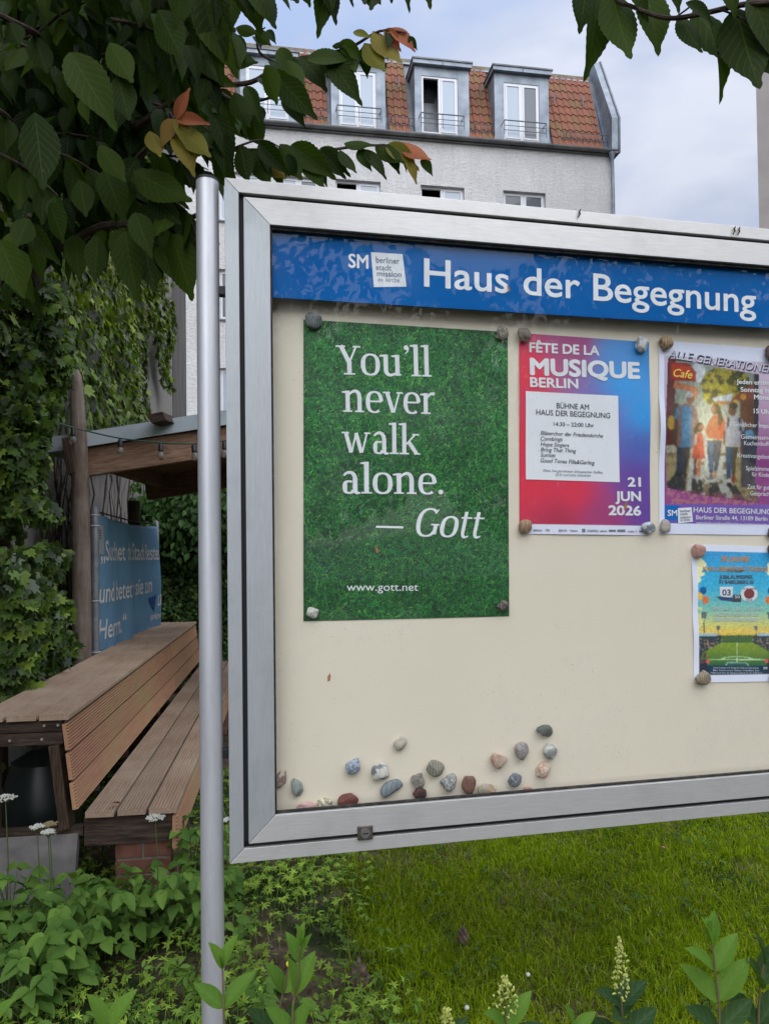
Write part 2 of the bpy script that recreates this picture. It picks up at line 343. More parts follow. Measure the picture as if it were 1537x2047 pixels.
def G(c):
    if c == 'Y': return .80, [ribbon([(.13, 1), (.41, .42)], .15), ribbon([(.67, 1), (.43, .46)], .065), stem(.415, 0, .47), serif(.415, 0, .4), serif(.12, .945, .34), serif(.68, .945, .28)]
    if c == 'o': return .70, [bowl(.35, XH/2, .335, XH/2+.015)]
    if c == 'u': return .78, [stem(.19, .2, XH), curve([(.19, .22), (.19, -.02), (.40, -.03), (.58, .12)], TH, TN), stem(.60, 0, XH), flag(.19, XH), flag(.60, XH), ([(.6, 0), (.74, .02), (.74, .065), (.6, .07)], [(0, 1, 2, 3)])]
    if c == "'": return .30, [([(.15+.085*math.cos(t), 1.0+.085*math.sin(t)) for t in a_], [tuple(range(20))]), curve([(.20, 1.0), (.24, .86), (.10, .78)], .09, .02)]
    if c == 'l': return .38, [stem(.19, 0, AS), serif(.19, 0), flag(.19, AS)]
    if c == 'n': return .84, [stem(.20, 0, XH), serif(.20, 0, .34), flag(.20, XH), curve([(.22, .55), (.38, .80), (.63, .80), (.63, .48)], TN, TH), stem(.63, 0, .5), serif(.63, 0, .34)]
    if c == 'e': return .66, [bowl(.34, XH/2, .32, XH/2+.015, 5, 305), ribbon([(.07, .39), (.60, .39)], .06)]
    if c == 'v': return .74, [ribbon([(.14, XH), (.37, .02)], .145), ribbon([(.61, XH), (.40, .02)], .065), serif(.13, XH-.05, .28), serif(.62, XH-.05, .25)]
    if c == 'w': return 1.08, [ribbon([(.14, XH), (.34, .02)], .14), ribbon([(.52, XH-.05), (.36, .02)], .065), ribbon([(.52, XH-.02), (.72, .02)], .14), ribbon([(.93, XH), (.75, .02)], .065), serif(.13, XH-.05, .28), serif(.94, XH-.05, .24)]
    if c == 'r': return .58, [stem(.20, 0, XH), serif(.20, 0, .37), flag(.20, XH), curve([(.22, .48), (.32, .74), (.44, .74), (.54, .70)], TN, .12)]
    if c == 'a': return .68, [stem(.49, .08, .52), curve([(.49, .46), (.50, .80), (.22, .80), (.12, .62)], TH, .07), bowl(.29, .22, .215, .235, 60, 330), curve([(.49, .12), (.50, 0), (.60, 0), (.66, .03)], TH, .05)]
    if c == 'k': return .80, [stem(.19, 0, AS), serif(.19, 0), flag(.19, AS), ribbon([(.27, .36), (.60, XH-.02)], .065), ribbon([(.36, .45), (.66, .02)], .145), serif(.62, XH-.05, .26), serif(.68, 0, .24)]
    if c == 't': return .46, [stem(.19, .15, .92, .13), ribbon([(.04, XH-.035), (.44, XH-.035)], .06), curve([(.19, .2), (.19, -.04), (.32, -.02), (.42, .05)], .13, .05)]
    if c == 'G': return .92, [bowl(.46, .5, .42, .515, 48, 318), stem(.76, .08, .42, .14), serif(.74, .40, .32), ([(.70, .80), (.78, .97), (.73, .97), (.66, .86)], [(0, 1, 2, 3)])]
    if c == '.': return .30, [([(.14+.085*math.cos(t), .08+.085*math.sin(t)) for t in a_], [tuple(range(20))])]
    if c == '-': return 1.06, [ribbon([(.0, .30), (.98, .30)], .075)]
    return .32, []
def serif2d(body, shear=0.):
    V, F, L = [], [], []; x = 0
    for c in body:
        adv, parts = G(c)
        for k, (pv, pf) in enumerate(parts):
            b = len(V); pv = np.array(pv, float); V += [(p[0]+x+shear*p[1], p[1]) for p in pv]; L += [k]*len(pv); F += [tuple(i+b for i in f) for f in pf]
        x += adv
    return np.array(V), F, np.array(L)
class Sheet:
    """a sheet of paper on the back panel, in the board's own axes; corners from measured sight lines"""
    def __init__(s, px, W, H, seed, amp=.004, y=YP):
        s.W, s.H, s.y = W, H, y
        c = [np.array(BD.hit(*p, d=y-.004)) for p in px]      # BL BR TL
        ex = nrm(c[1]-c[0]); s.e = ex; s.n = np.array([-ex[1], ex[0]]); s.o = c[0]; r = np.random.default_rng(seed)
        s.W = np.linalg.norm(c[1]-c[0]); s.H = (c[2]-c[0])@s.n; s.k = r.uniform(2, 5, 4); s.p = r.uniform(0, 6.28, 4); s.amp = amp; s.sk = ((c[2]-c[0])@ex)/s.H
    def uv(s, X): d = X-s.o; v = d@s.n; return np.stack([d@s.e-v*s.sk, v], -1)
    def xz(s, U): return s.o+(U[..., :1]+U[..., 1:]*s.sk)*s.e+U[..., 1:]*s.n
    def bulge(s, U):
        u, v = U[..., 0]/s.W, U[..., 1]/s.H; eu = 4*u*(1-u); w = .5+.5*np.sin(s.k[0]*v*3+s.p[0]); e = np.abs(2*u-1)**3*w*(4*v*(1-v))
        return .0015+s.amp*(.5*eu*(.5+.5*np.sin(s.k[1]*v+s.p[1]))+1.1*e*(.5+.5*np.sin(s.k[2]*v*1.4+s.p[2]+2*u)))
    def local(s, X, lift=0.): U = s.uv(X); return np.stack([X[..., 0], s.y-s.bulge(U)-lift, X[..., 1]], -1)
    def mesh(s, name, mat, parent, res, paint):
        nu, nv = int(s.W/res)+1, int(s.H/res)+1; gu, gv = np.meshgrid(np.linspace(0, s.W, nu), np.linspace(0, s.H, nv)); U = np.stack([gu, gv], -1).reshape(-1, 2)
        X = s.xz(U); P = s.local(X); PW = BD.w(P); PX, PY = proj(PW); cols = paint(PX, PY, U[:, 0]/s.W, U[:, 1]/s.H, (nv, nu))
        i = np.arange(nu-1)[None]+np.arange(nv-1)[:, None]*nu; F = np.stack([i, i+1, i+nu+1, i+nu], -1).reshape(-1, 4)
        return npmesh(name, P, F, mat, parent, cols=cols, smooth=True)
    def text(s, body, pl, pr, cap, mat, parent, bold=0., shear=0., lift=.0006, ser=False, name='lettering', nofit=False):
        if ser: V, F, L = serif2d(body, shear); ch = 1.
        else: V, F, L = text2d(body, bold, shear); ch = CAPH+2*bold
        a, b = np.array(BD.hit(*pl, d=s.y-.004)), np.array(BD.hit(*pr, d=s.y-.004)); t = np.array(BD.hit(pl[0], pl[1]-cap, d=s.y-.004))
        ex = nrm(b-a); ez = np.array([-ex[1], ex[0]]); h = np.linalg.norm(t-a)/ch; x0, x1 = V[:, 0].min(), V[:, 0].max(); kx = np.linalg.norm(b-a)/(x1-x0)
        X = a+((V[:, :1]-x0)*kx)*ex+V[:, 1:]*h*ez; P = s.local(X, lift); P[:, 1] -= L*.00006
        return npmesh(name, P, F, mat, parent)
def pr_(c, k=.80): return tuple(min(1., x/k) for x in S(*c))
WHITE = flat('white_ink', (.80, .80, .83), .5); INK = flat('dark_ink', (.05, .055, .08), .5); GREYINK = flat('grey_ink', (.18, .19, .24), .5)
PRINT = vcol('printed_paper', .45, .4); PRINT.name = 'printed_paper'
def canv(base, n): return np.tile(np.array(base, float), (n, 1))
def poly(PX, PY, pts):
    pts = np.array(pts, float); ins = np.zeros(PX.shape, bool); j = len(pts)-1
    for i in range(len(pts)):
        xi, yi = pts[i]; xj, yj = pts[j]
        if yi != yj: ins ^= ((yi > PY) != (yj > PY)) & (PX < (xj-xi)*(PY-yi)/(yj-yi)+xi)
        j = i
    return ins
def ell(PX, PY, cx, cy, rx, ry=None): return ((PX-cx)/rx)**2+((PY-cy)/(ry or rx))**2 < 1
def sm(x, a, b): t = np.clip((x-a)/(b-a), 0, 1); return t*t*(3-2*t)
def vnoise(x, y, seed, oct=3):
    r = np.random.default_rng(seed); g = r.random((64, 64)); o = 0; a = 1; tot = 0
    for k in range(oct):
        xi, yi = np.floor(x).astype(int), np.floor(y).astype(int); fx, fy = x-xi, y-yi; fx = fx*fx*(3-2*fx); fy = fy*fy*(3-2*fy)
        q = lambda i, j: g[i % 64, j % 64]
        o = o+a*((q(xi, yi)*(1-fx)+q(xi+1, yi)*fx)*(1-fy)+(q(xi, yi+1)*(1-fx)+q(xi+1, yi+1)*fx)*fy); tot += a; a *= .5; x, y = x*2.03+7, y*2.03+3
    return o/tot

# ---- header strip
hl_t, hl_b = BD.hit(540, 449, .026)[1], BD.hit(540, 597.5, .026)[1]; hr_b = BD.hit(1530, 653, .026)[1]
print('header z', hl_t, hl_b, hr_b, OZ1)
HB = t = NT('blue_header_film'); n = t.noise(1.3, 3); t.color(t.ramp(n, [(.3, (.0, .095, .34)), (.7, (.0, .13, .44))])); HB = t.set(.35, 0, .1)
hdr = MB().box(OX0-.003, OX1+.003, .0235, .030, (hl_b+hr_b)/2, OZ1+.003).build('header_strip', HB, board)
class HS(Sheet):
    def __init__(s): s.y = .0235
    def local(s, X, lift=0.): return np.stack([X[..., 0], np.full(X.shape[:-1], s.y-lift), X[..., 1]], -1)
hs = HS()
hs.y = .0235+.0; 
HWHITE = flat('white_film', (.78, .80, .84), .4)
_d = hs.y; hs.y = _d
def htext(body, pl, pr, cap, mat, bold=0., lift=.0006): 
    o = hs.text(body, pl, pr, cap, mat, hdr, bold=bold, lift=lift); return o
htext('Haus der Begegnung', (848, 571), (1512, 625), 57, HWHITE, bold=.012)
htext('SM', (697, 533), (737, 536), 28, HWHITE, bold=.02)
q = [BD.hit(*p, d=hs.y-.004) for p in ((742, 503), (805, 507), (813, 572), (748, 573))]
plate = MB().prism([(x, hs.y-.0006, z) for x, z in q], (0, .0004, 0)).build('logo_plate', HWHITE, hdr)
LOGOINK = flat('logo_ink', (.12, .17, .27), .5)
for s_, a, b, c_, bo in (('berliner', (752, 524), (799, 527), 12, .004), ('stadt', (752, 538.5), (783, 540), 11, .004), ('mission', (754, 551), (803, 553), 11, .004), ('ev. kirche', (756, 561.5), (799, 563.5), 8.5, 0)):
    htext(s_, a, b, c_, LOGOINK, bold=bo, lift=.0012)

# ---- poster 1: grass
def grass_paint(PX, PY, U, V, shp):
    nv, nu = shp; img = np.zeros((nv, nu, 3)); r = np.random.default_rng(3)
    gy, gx = np.mgrid[0:nv, 0:nu]; b = vnoise(gx/26., gy/26., 5); img[:] = np.array(S(18, 48, 30))
    N = int(nv*nu/4.5); cx, cy = r.random(N)*nu, r.random(N)*nv; lb = vnoise(cx/30., cy/30., 9); an = r.normal(1.2, .75, N)*np.where(r.random(N) < .5, 1, -1)+1.57*(r.random(N) < .25)
    ln = r.uniform(4, 11, N); cv = r.normal(0, .5, N); pal = np.array([S(18, 62, 28), S(26, 84, 34), S(34, 100, 38), S(58, 124, 44), S(44, 104, 66), S(96, 140, 62), S(14, 44, 28)])
    w = np.array([.22, .27, .22, .10, .07, .03, .09]); ci = r.choice(7, N, p=w/w.sum()); c = pal[ci]*(.55+.9*lb[:, None])
    bz = (V.reshape(nv, nu)[:, 0])
    for k in range(14):
        t = k/13.; x = cx+np.cos(an+cv*t)*ln*t; y = cy+np.sin(an+cv*t)*ln*t; xi, yi = x.astype(int), y.astype(int); ok = (xi >= 0) & (xi < nu) & (yi >= 0) & (yi < nv)
        img[yi[ok], xi[ok]] = c[ok]*(.55+.65*t)
    v = np.arange(nv)/nv
    img *= (.84+.32*sm(v, .1, .9))[:, None, None]*np.array([.95, 1.0, 1.0]); img += np.array(S(26, 34, 32))[None, None]*.5
    return (img/.80).reshape(-1, 3)
SH1 = Sheet([(607, 1242), (1018, 1232), (607, 638)], .594, .841, 11, .003)
p1 = thing('poster', "large green grass poster reading You'll never walk alone — Gott", 'poster', BD)
SH1.mesh('sheet', PRINT, p1, .0021, grass_paint)
for s_, a, b, cap, shr in (("You'll", (672, 748), (863, 753), 58, 0), ('never', (684, 823), (870, 828), 58, 0), ('walk', (683, 905), (840, 909), 57, 0), ('alone.', (685, 986), (886, 988), 57, 0), ('- Gott', (751, 1070), (968, 1075), 57, .2)):
    SH1.text(s_, a, b, cap, WHITE, p1, shear=shr, ser=True, lift=.0009)
SH1.text('www.gott.net', (693, 1181), (836, 1181), 15.5, WHITE, p1, lift=.0009)
# ---- poster 2: music day
def fete_paint(PX, PY, U, V, shp):
    red, blue, pur, mag, vio = (np.array(S(*c)) for c in ((203, 46, 66), (38, 142, 210), (92, 62, 140), (150, 58, 105), (110, 90, 160)))
    n = len(U); d = np.zeros(n); pts = [((.05, .8), red), ((.1, .25), red), ((.4, .22), red), ((.05, .5), red), ((.95, .62), blue), ((.8, .78), blue), ((.7, .93), np.array(S(70, 130, 190))), ((1., .97), blue*.7), ((.9, .3), pur), ((1., .12), pur), ((.6, .08), mag), ((.45, .95), mag), ((.3, .05), np.array(S(160, 45, 70))), ((.92, .45), np.array(S(70, 90, 165))), ((.6, .6), vio)]
    W = 0; C_ = 0
    for (x, y), c in pts: w = 1/((U-x)**2+((V-y)*1.4)**2+.012)**1.7; W = W+w; C_ = C_+w[:, None]*c
    c = C_/W[:, None]; mar = V < .047; c[mar] = S(205, 205, 220); return np.minimum(c/.76, 1)
SH2 = Sheet([(1038.5, 1067), (1300, 1070), (1037.5, 665)], .42, .594, 12, .006)
p2 = thing('poster', 'red and blue music day poster with a white programme sheet pasted on it', 'poster', BD)
SH2.mesh('sheet', PRINT, p2, .003, fete_paint)
for s_, a, b, cap, bo in (('FÊTE DE LA', (1058, 703), (1198, 710), 20, .03), ('MUSIQUE', (1059, 748), (1279, 756), 35, .04), ('BERLIN', (1059, 773), (1156, 776), 20, .03), ('21', (1254, 972), (1281, 972), 19, .035), ('JUN', (1229, 1001), (1281, 1001), 20, .035), ('2026', (1215, 1029), (1281, 1030), 20, .035)):
    SH2.text(s_, a, b, cap, WHITE, p2, bold=bo, lift=.0009)
def rect_in(sh, name, px, mat, parent, lift, res=.012, paint=None):
    c = np.array([BD.hit(*p, d=YP-.004) for p in px]); nu, nv = 12, 14; a, b = np.meshgrid(np.linspace(0, 1, nu), np.linspace(0, 1, nv)); a, b = a.ravel()[:, None], b.ravel()[:, None]
    X = (c[0]*(1-a)+c[1]*a)*(1-b)+(c[3]*(1-a)+c[2]*a)*b; P = sh.local(X, lift); i = np.arange(nu-1)[None]+np.arange(nv-1)[:, None]*nu
    return npmesh(name, P, np.stack([i, i+1, i+nu+1, i+nu], -1).reshape(-1, 4), mat, parent, smooth=True)
PAPER = noisy('white_paper', (.80, .80, .85), (.86, .86, .90), 6, .6)
ps = rect_in(SH2, 'programme_sheet', ((1051, 958), (1238, 964), (1235, 791), (1050, 782)), PAPER, p2, .0012)
for s_, a, b, cap, bo, sh_ in (('BÜHNE AM', (1112, 816), (1177, 819), 11, .012, 0), ('HAUS DER BEGEGNUNG', (1071, 829), (1219, 836), 11, .01, 0), ('14:30 – 22:00 Uhr', (1106, 851), (1187, 854), 8, .012, 0),
        ('Bläserchor der Friedenskirche', (1080, 869), (1205, 875), 8, .006, .25), ('Combings', (1080, 880.5), (1124, 882), 8, .006, .25), ('Hope Singers', (1080, 891.5), (1137, 894), 8, .006, .25), ('Bring That Thing', (1080, 902.5), (1151, 905), 8, .006, .25),
        ('Sumtet', (1080, 913), (1110, 914), 8, .006, .25), ('Good Tones Filla&Garling', (1080, 924), (1188, 929), 8, .006, .25), ('Dazu live gerösteter äthiopischer Kaffee,', (1085, 943), (1204, 947), 5.2, 0, .25), ('Grill und kalte Getränke', (1110, 951.5), (1180, 953), 5.2, 0, .25)):
    SH2.text(s_, a, b, cap, INK, ps, bold=bo, shear=sh_, lift=.0018, name='lettering')
for s_, a, b in (('BERLIN', (1066, 1062), (1083, 1062)), ('FÊTE', (1090, 1062), (1098, 1062)), ('BERLIN', (1116, 1062.3), (1132, 1062.4)), ('Pankow', (1139, 1062.5), (1154, 1062.6)), ('TAGESSPIEGEL', (1172, 1063), (1195, 1063)), ('tipBerlin', (1198, 1063.3), (1212, 1063.4)), ('radio 3', (1254, 1064), (1272, 1064))):
    SH2.text(s_, a, b, 4, GREYINK, p2, bold=.01, lift=.0009, name='partner_logo')
m = MB()
for x0, x1, y0, y1 in ((1162, 1169, 1057, 1064), (1216, 1230, 1059, 1063), (1233, 1249, 1058.5, 1063.5), (1277, 1286, 1061, 1064)):
    c = [BD.hit(*p, d=YP-.004) for p in ((x0, y1), (x1, y1), (x1, y0), (x0, y0))]; P = SH2.local(np.array(c), .0009); m.add(P, [(0, 1, 2, 3)])
m.build('partner_logo', GREYINK, p2)
# ---- poster 3: all generations cafe
def gen_paint(PX, PY, U, V, shp):
    n = len(U); c = canv(S(196, 198, 216), n); r = np.random.default_rng(5)
    def put(m, col, k=1.): c[m] = np.array(S(*col))*k
    inn = (U > .045) & (U < .95) & (V > .055) & (V < .925)
    g = np.array(S(178, 160, 178))*sm(V, .35, .95)[:, None]+np.array(S(122, 56, 110))*(1-sm(V, .35, .95))[:, None]; c[inn] = g[inn]
    ph = poly(PX, PY, [(1334, 716), (1380, 722), (1440, 735), (1516, 748), (1515, 860), (1508, 960), (1516, 1005), (1460, 998), (1400, 990), (1331, 975), (1330, 850)])
    gy = sm(PY, 740, 980); bg = np.array(S(150, 160, 150))[None]*(1-gy[:, None])+np.array(S(205, 195, 165))[None]*gy[:, None]; c[ph] = bg[ph]
    N1 = vnoise(PX/9., PY/9., 4); N2 = vnoise(PX/4., PY/4., 8)
    put(ph & ell(PX, PY, 1395, 745, 14, 20), (215, 222, 228))
    tree = ph & (ell(PX, PY, 1450, 770, 50, 38) | ell(PX, PY, 1432, 790, 28, 22)) & (PY < 815)
    c[tree] = np.where((N1+.5*N2 > .78)[:, None], np.array(S(172, 160, 48)), np.array(S(70, 72, 40)))[tree]
    put(ph & (PX > 1506), (50, 50, 60)); put(ph & poly(PX, PY, [(1470, 790), (1506, 765), (1506, 800), (1459, 800)]), (150, 75, 55)); put(ph & poly(PX, PY, [(1423, 796), (1465, 786), (1460, 802), (1425, 801)]), (190, 200, 205)); put(ph & poly(PX, PY, [(1425, 801), (1462, 802), (1460, 809), (1428, 806)]), (170, 110, 65))
    put(ph & (PX > 1478) & (PX < 1506) & (PY > 800) & (PY < 960), (120, 75, 50)); put(ph & ell(PX, PY, 1485, 793, 6), (235, 170, 60)); put(ph & ell(PX, PY, 1469, 804, 5), (230, 180, 60))
    put(ph & poly(PX, PY, [(1330, 716), (1350, 716), (1347, 890), (1330, 890)]), (105, 42, 42)); put(ph & ell(PX, PY, 1352, 850, 10, 45), (70, 62, 30)); put(ph & poly(PX, PY, [(1347, 762), (1394, 775), (1392, 800), (1380, 782), (1345, 775)]), (200, 120, 80)); put(ph & ell(PX, PY, 1341, 845, 8, 14), (190, 150, 60)); put(ph & ell(PX, PY, 1398, 800, 22, 25), (170, 165, 110)) if False else None
    put(poly(PX, PY, [(1338, 722), (1378, 727), (1391, 745), (1391, 764), (1340, 760)]), (160, 40, 34)); put(poly(PX, PY, [(1341, 727), (1376, 731), (1387, 747), (1387, 758), (1343, 756)]), (205, 62, 34))
    # street
    fl = ph & (PY > 905); c[fl] = np.where((np.abs(PX-1425+(PY-900)*.1) < 45)[:, None], np.array(S(200, 200, 190)), np.array(S(176, 160, 112)))[fl]
    put(fl & (N1 < .38), (140, 120, 85)); put(fl & (PX > 1480) & (PY < 975), (92, 88, 92))
    put(ph & poly(PX, PY, [(1480, 855), (1512, 860), (1510, 930), (1484, 915)]), (60, 62, 80)); put(ph & ell(PX, PY, 1497, 868, 9, 9), (110, 160, 195))
    # long shadows on the ground
    for P in ([(1347, 948), (1372, 950), (1368, 990), (1335, 975), (1331, 968)], [(1382, 957), (1390, 957), (1400, 990), (1380, 988)], [(1394, 958), (1402, 958), (1405, 985), (1394, 985)], [(1416, 964), (1432, 964), (1448, 1002), (1415, 998)], [(1456, 972), (1470, 970), (1492, 1006), (1470, 1002)]):
        put(ph & poly(PX, PY, P) & (N2 > .22), (62, 62, 64))
    put(inn & (PY > 982+(PX-1331)*.11) & (PX < 1530), (132, 62, 115)); put(inn & (PY > 975+(PX-1331)*.09) & (N2 > .5) & (PX < 1515) & (PX > 1331), (150, 95, 110))
    # people, seen walking towards us
    skin, dn, dn2 = (150, 95, 75), (44, 58, 84), (52, 50, 60)
    put(poly(PX, PY, [(1352, 893), (1369, 893), (1366, 920), (1362, 948), (1350, 948), (1352, 920)]), dn); put(poly(PX, PY, [(1364, 893), (1380, 893), (1376, 922), (1370, 948), (1361, 948), (1366, 918)]), dn2)
    put(poly(PX, PY, [(1354, 812), (1368, 806), (1385, 810), (1393, 822), (1396, 850), (1388, 895), (1378, 898), (1380, 850)]), (142, 112, 108)); put(poly(PX, PY, [(1352, 815), (1364, 810), (1382, 814), (1381, 894), (1357, 894), (1360, 840), (1347, 836)]), (58, 128, 172)); put(poly(PX, PY, [(1356, 815), (1362, 811), (1362, 890), (1352, 896)]), (120, 98, 98))
    put(poly(PX, PY, [(1347, 836), (1353, 838), (1354, 870), (1352, 888), (1347, 885)]), (90, 55, 45)); put(ell(PX, PY, 1379, 797, 8, 11), (140, 88, 74)); put(ell(PX, PY, 1377, 789, 8, 6), (190, 188, 190)); put(poly(PX, PY, [(1348, 945), (1362, 947), (1362, 952), (1347, 952)]), (40, 36, 40)); put(poly(PX, PY, [(1363, 946), (1372, 947), (1373, 951), (1364, 951)]), (40, 36, 40))
    put(poly(PX, PY, [(1391, 866), (1403, 866), (1409, 916), (1381, 916)]), (196, 66, 58)); put(poly(PX, PY, [(1389, 867), (1393, 866), (1392, 888), (1386, 890)]), (175, 160, 160)); put(poly(PX, PY, [(1403, 867), (1410, 870), (1412, 892), (1407, 895)]), (175, 160, 160)); put(ell(PX, PY, 1398, 854, 8, 10), (38, 28, 32)); put(ell(PX, PY, 1401, 855, 5, 7), (150, 88, 75)); put(ell(PX, PY, 1389, 862, 4, 6), (38, 28, 32))
    put(poly(PX, PY, [(1386, 916), (1392, 916), (1390, 950), (1385, 950)]), (110, 60, 60)); put(poly(PX, PY, [(1394, 916), (1401, 916), (1399, 945), (1393, 945)]), (200, 110, 70)); put(ell(PX, PY, 1387, 953, 4, 4), (165, 165, 175)); put(ell(PX, PY, 1396, 949, 3.5, 6), (205, 140, 105))
    put(poly(PX, PY, [(1413, 880), (1443, 880), (1438, 915), (1433, 942), (1426, 942), (1428, 910), (1424, 945), (1417, 945), (1413, 905)]), (50, 66, 92)); put(poly(PX, PY, [(1413, 885), (1425, 885), (1424, 940), (1417, 940)]), (34, 88, 130)); put(poly(PX, PY, [(1418, 838), (1426, 829), (1440, 831), (1449, 842), (1447, 876), (1441, 879), (1414, 876), (1408, 862)]), (206, 74, 56)); put(ell(PX, PY, 1429, 818, 8, 11), (60, 32, 30)); put(poly(PX, PY, [(1430, 808), (1438, 812), (1445, 838), (1440, 853), (1434, 850), (1434, 828)]), (36, 26, 30)); put(ell(PX, PY, 1425, 819, 4, 8), skin)
    put(ell(PX, PY, 1421, 953, 4.5, 6), (110, 115, 130)); put(ell(PX, PY, 1428, 951, 4, 7), (205, 150, 110))
    put(poly(PX, PY, [(1449, 892), (1476, 894), (1470, 920), (1469, 950), (1462, 950), (1461, 918), (1459, 958), (1451, 958), (1450, 920)]), (90, 78, 62)); put(poly(PX, PY, [(1449, 892), (1464, 893), (1460, 955), (1452, 955)]), (30, 78, 118)); put(poly(PX, PY, [(1452, 836), (1462, 831), (1478, 834), (1488, 845), (1486, 862), (1480, 860), (1479, 893), (1450, 889), (1448, 858)]), (176, 176, 184)); put(ell(PX, PY, 1463, 820, 8, 12), (110, 68, 56)); put(ell(PX, PY, 1465, 811, 9, 7), (34, 28, 32)); put(poly(PX, PY, [(1453, 835), (1458, 833), (1456, 852), (1451, 856)]), (38, 42, 66)); put(poly(PX, PY, [(1475, 834), (1480, 836), (1482, 860), (1477, 862)]), (38, 42, 66)); put(poly(PX, PY, [(1445, 862), (1450, 862), (1448, 890), (1444, 890)]), (120, 72, 60)); put(ell(PX, PY, 1457, 969, 6, 5), (40, 30, 34)); put(ell(PX, PY, 1465, 957, 4.5, 9), (150, 70, 50))
    # band with the house's name
    band = inn & (PY > 1007+(PX-1329)*.012); put(band, (104, 76, 150)); put(poly(PX, PY, [(1329, 1010), (1357, 1011), (1357, 1041), (1329, 1040)]), (0, 88, 160))
    # soften like a printed photograph: slight blur, uneven light, grain
    nv, nu = shp; im = c.reshape(nv, nu, 3); m3 = (ph & ~band).reshape(nv, nu)[..., None]; bl = im.copy()
    for _ in range(2): bl = (bl+np.roll(bl, 1, 0)+np.roll(bl, -1, 0)+np.roll(bl, 1, 1)+np.roll(bl, -1, 1))/5
    gl = np.exp(-(((PX-1418)/40)**2+((PY-850)/75)**2)).reshape(nv, nu, 1); N3 = vnoise(PX/2.0, PY/3.1, 33).reshape(nv, nu, 1); N4 = vnoise(PX/5., PY/8., 34).reshape(nv, nu, 1)
    ph_ = bl*(.35+.55*N3+.55*N4)*(.50+.85*gl)+np.array([.34, .25, .09])*gl*(N4*.6+.5); im = np.where(m3, ph_, im); c = im.reshape(-1, 3)
    return np.clip(c/.70, 0, 1)
SH3 = Sheet([(1317.7, 1067), (1555, 1070), (1317, 680)], .42, .594, 13, .010)
p3 = thing('poster', 'purple cafe poster with four people walking, headed ALLE GENERATIONEN', 'poster', BD)
SH3.mesh('sheet', PRINT, p3, .0021, gen_paint)
NAVY = flat('navy_ink', (.025, .03, .09), .5); NEON = flat('yellow_ink', (.9, .6, .10), .5); PALE = flat('pale_ink', (.66, .66, .74), .5)
SH3.text('ALLE GENERATIONEN', (1335.5, 716.5), (1550.5, 749), 17, NAVY, p3, bold=.02, shear=.25, lift=.0008)
SH3.text('ALLE GENERATIONEN', (1334, 714.5), (1549, 747), 17, PALE, p3, bold=.004, shear=.25, lift=.0012)
SH3.text('Cafe', (1345, 752), (1383, 757), 16, NEON, p3, bold=.01, shear=.3, lift=.0009)
for s_, a, b, cap, bo in (('Jeden ersten', (1471, 767), (1541, 770), 9.5, .02), ('Sonntag im', (1479, 783), (1541, 785), 9.5, .02), ('Monat', (1506, 798), (1541, 800), 9.5, .02), ('15 Uhr', (1505, 826), (1541, 828), 9.5, .02), ('Geistlicher Impuls', (1464, 852), (1542, 856), 8.5, 0), ('Gemeinsames', (1479, 877), (1542, 880), 8.5, 0), ('Kuchenbuffet', (1485, 890), (1542, 892), 8.5, 0), ('Kreativangebote', (1472, 914), (1541, 918), 8.5, 0),
        ('Spielzimmer', (1489, 940), (1541, 942), 8.5, 0), ('für Kinder', (1501, 952), (1541, 954), 8.5, 0), ('Zeit für gute', (1492, 977), (1541, 979), 8.5, 0), ('Gespräche', (1498, 990), (1542, 992), 8.5, 0)):
    SH3.text(s_, a, b, cap, WHITE, p3, bold=bo, lift=.0009)
SH3.text('HAUS DER BEGEGNUNG', (1385, 1024), (1540, 1028), 10.5, WHITE, p3, bold=.014, lift=.0009); SH3.text('Berliner Straße 44, 13189 Berlin', (1390, 1038), (1533, 1041), 8.5, WHITE, p3, bold=.01, lift=.0009); SH3.text('gemeinde-pankow@berliner-stadtmission.de', (1391, 1047.5), (1532, 1051.5), 5.5, WHITE, p3, lift=.0009)
SH3.text('SM', (1334, 1031), (1353, 1031), 12, WHITE, p3, bold=.02, lift=.0009)
pl3 = rect_in(SH3, 'logo_plate', ((1355, 1046), (1384, 1043), (1381, 1014), (1354, 1016)), PAPER, p3, .0012)
for s_, a, b in (('berliner', (1358, 1024), (1379, 1023)), ('stadt', (1358.5, 1030), (1373, 1029.5)), ('mission', (1359, 1036.5), (1380, 1035.5)), ('ev. kirche', (1359, 1042), (1378, 1041))): SH3.text(s_, a, b, 5, LOGOINK, pl3, bold=.004, lift=.0018)
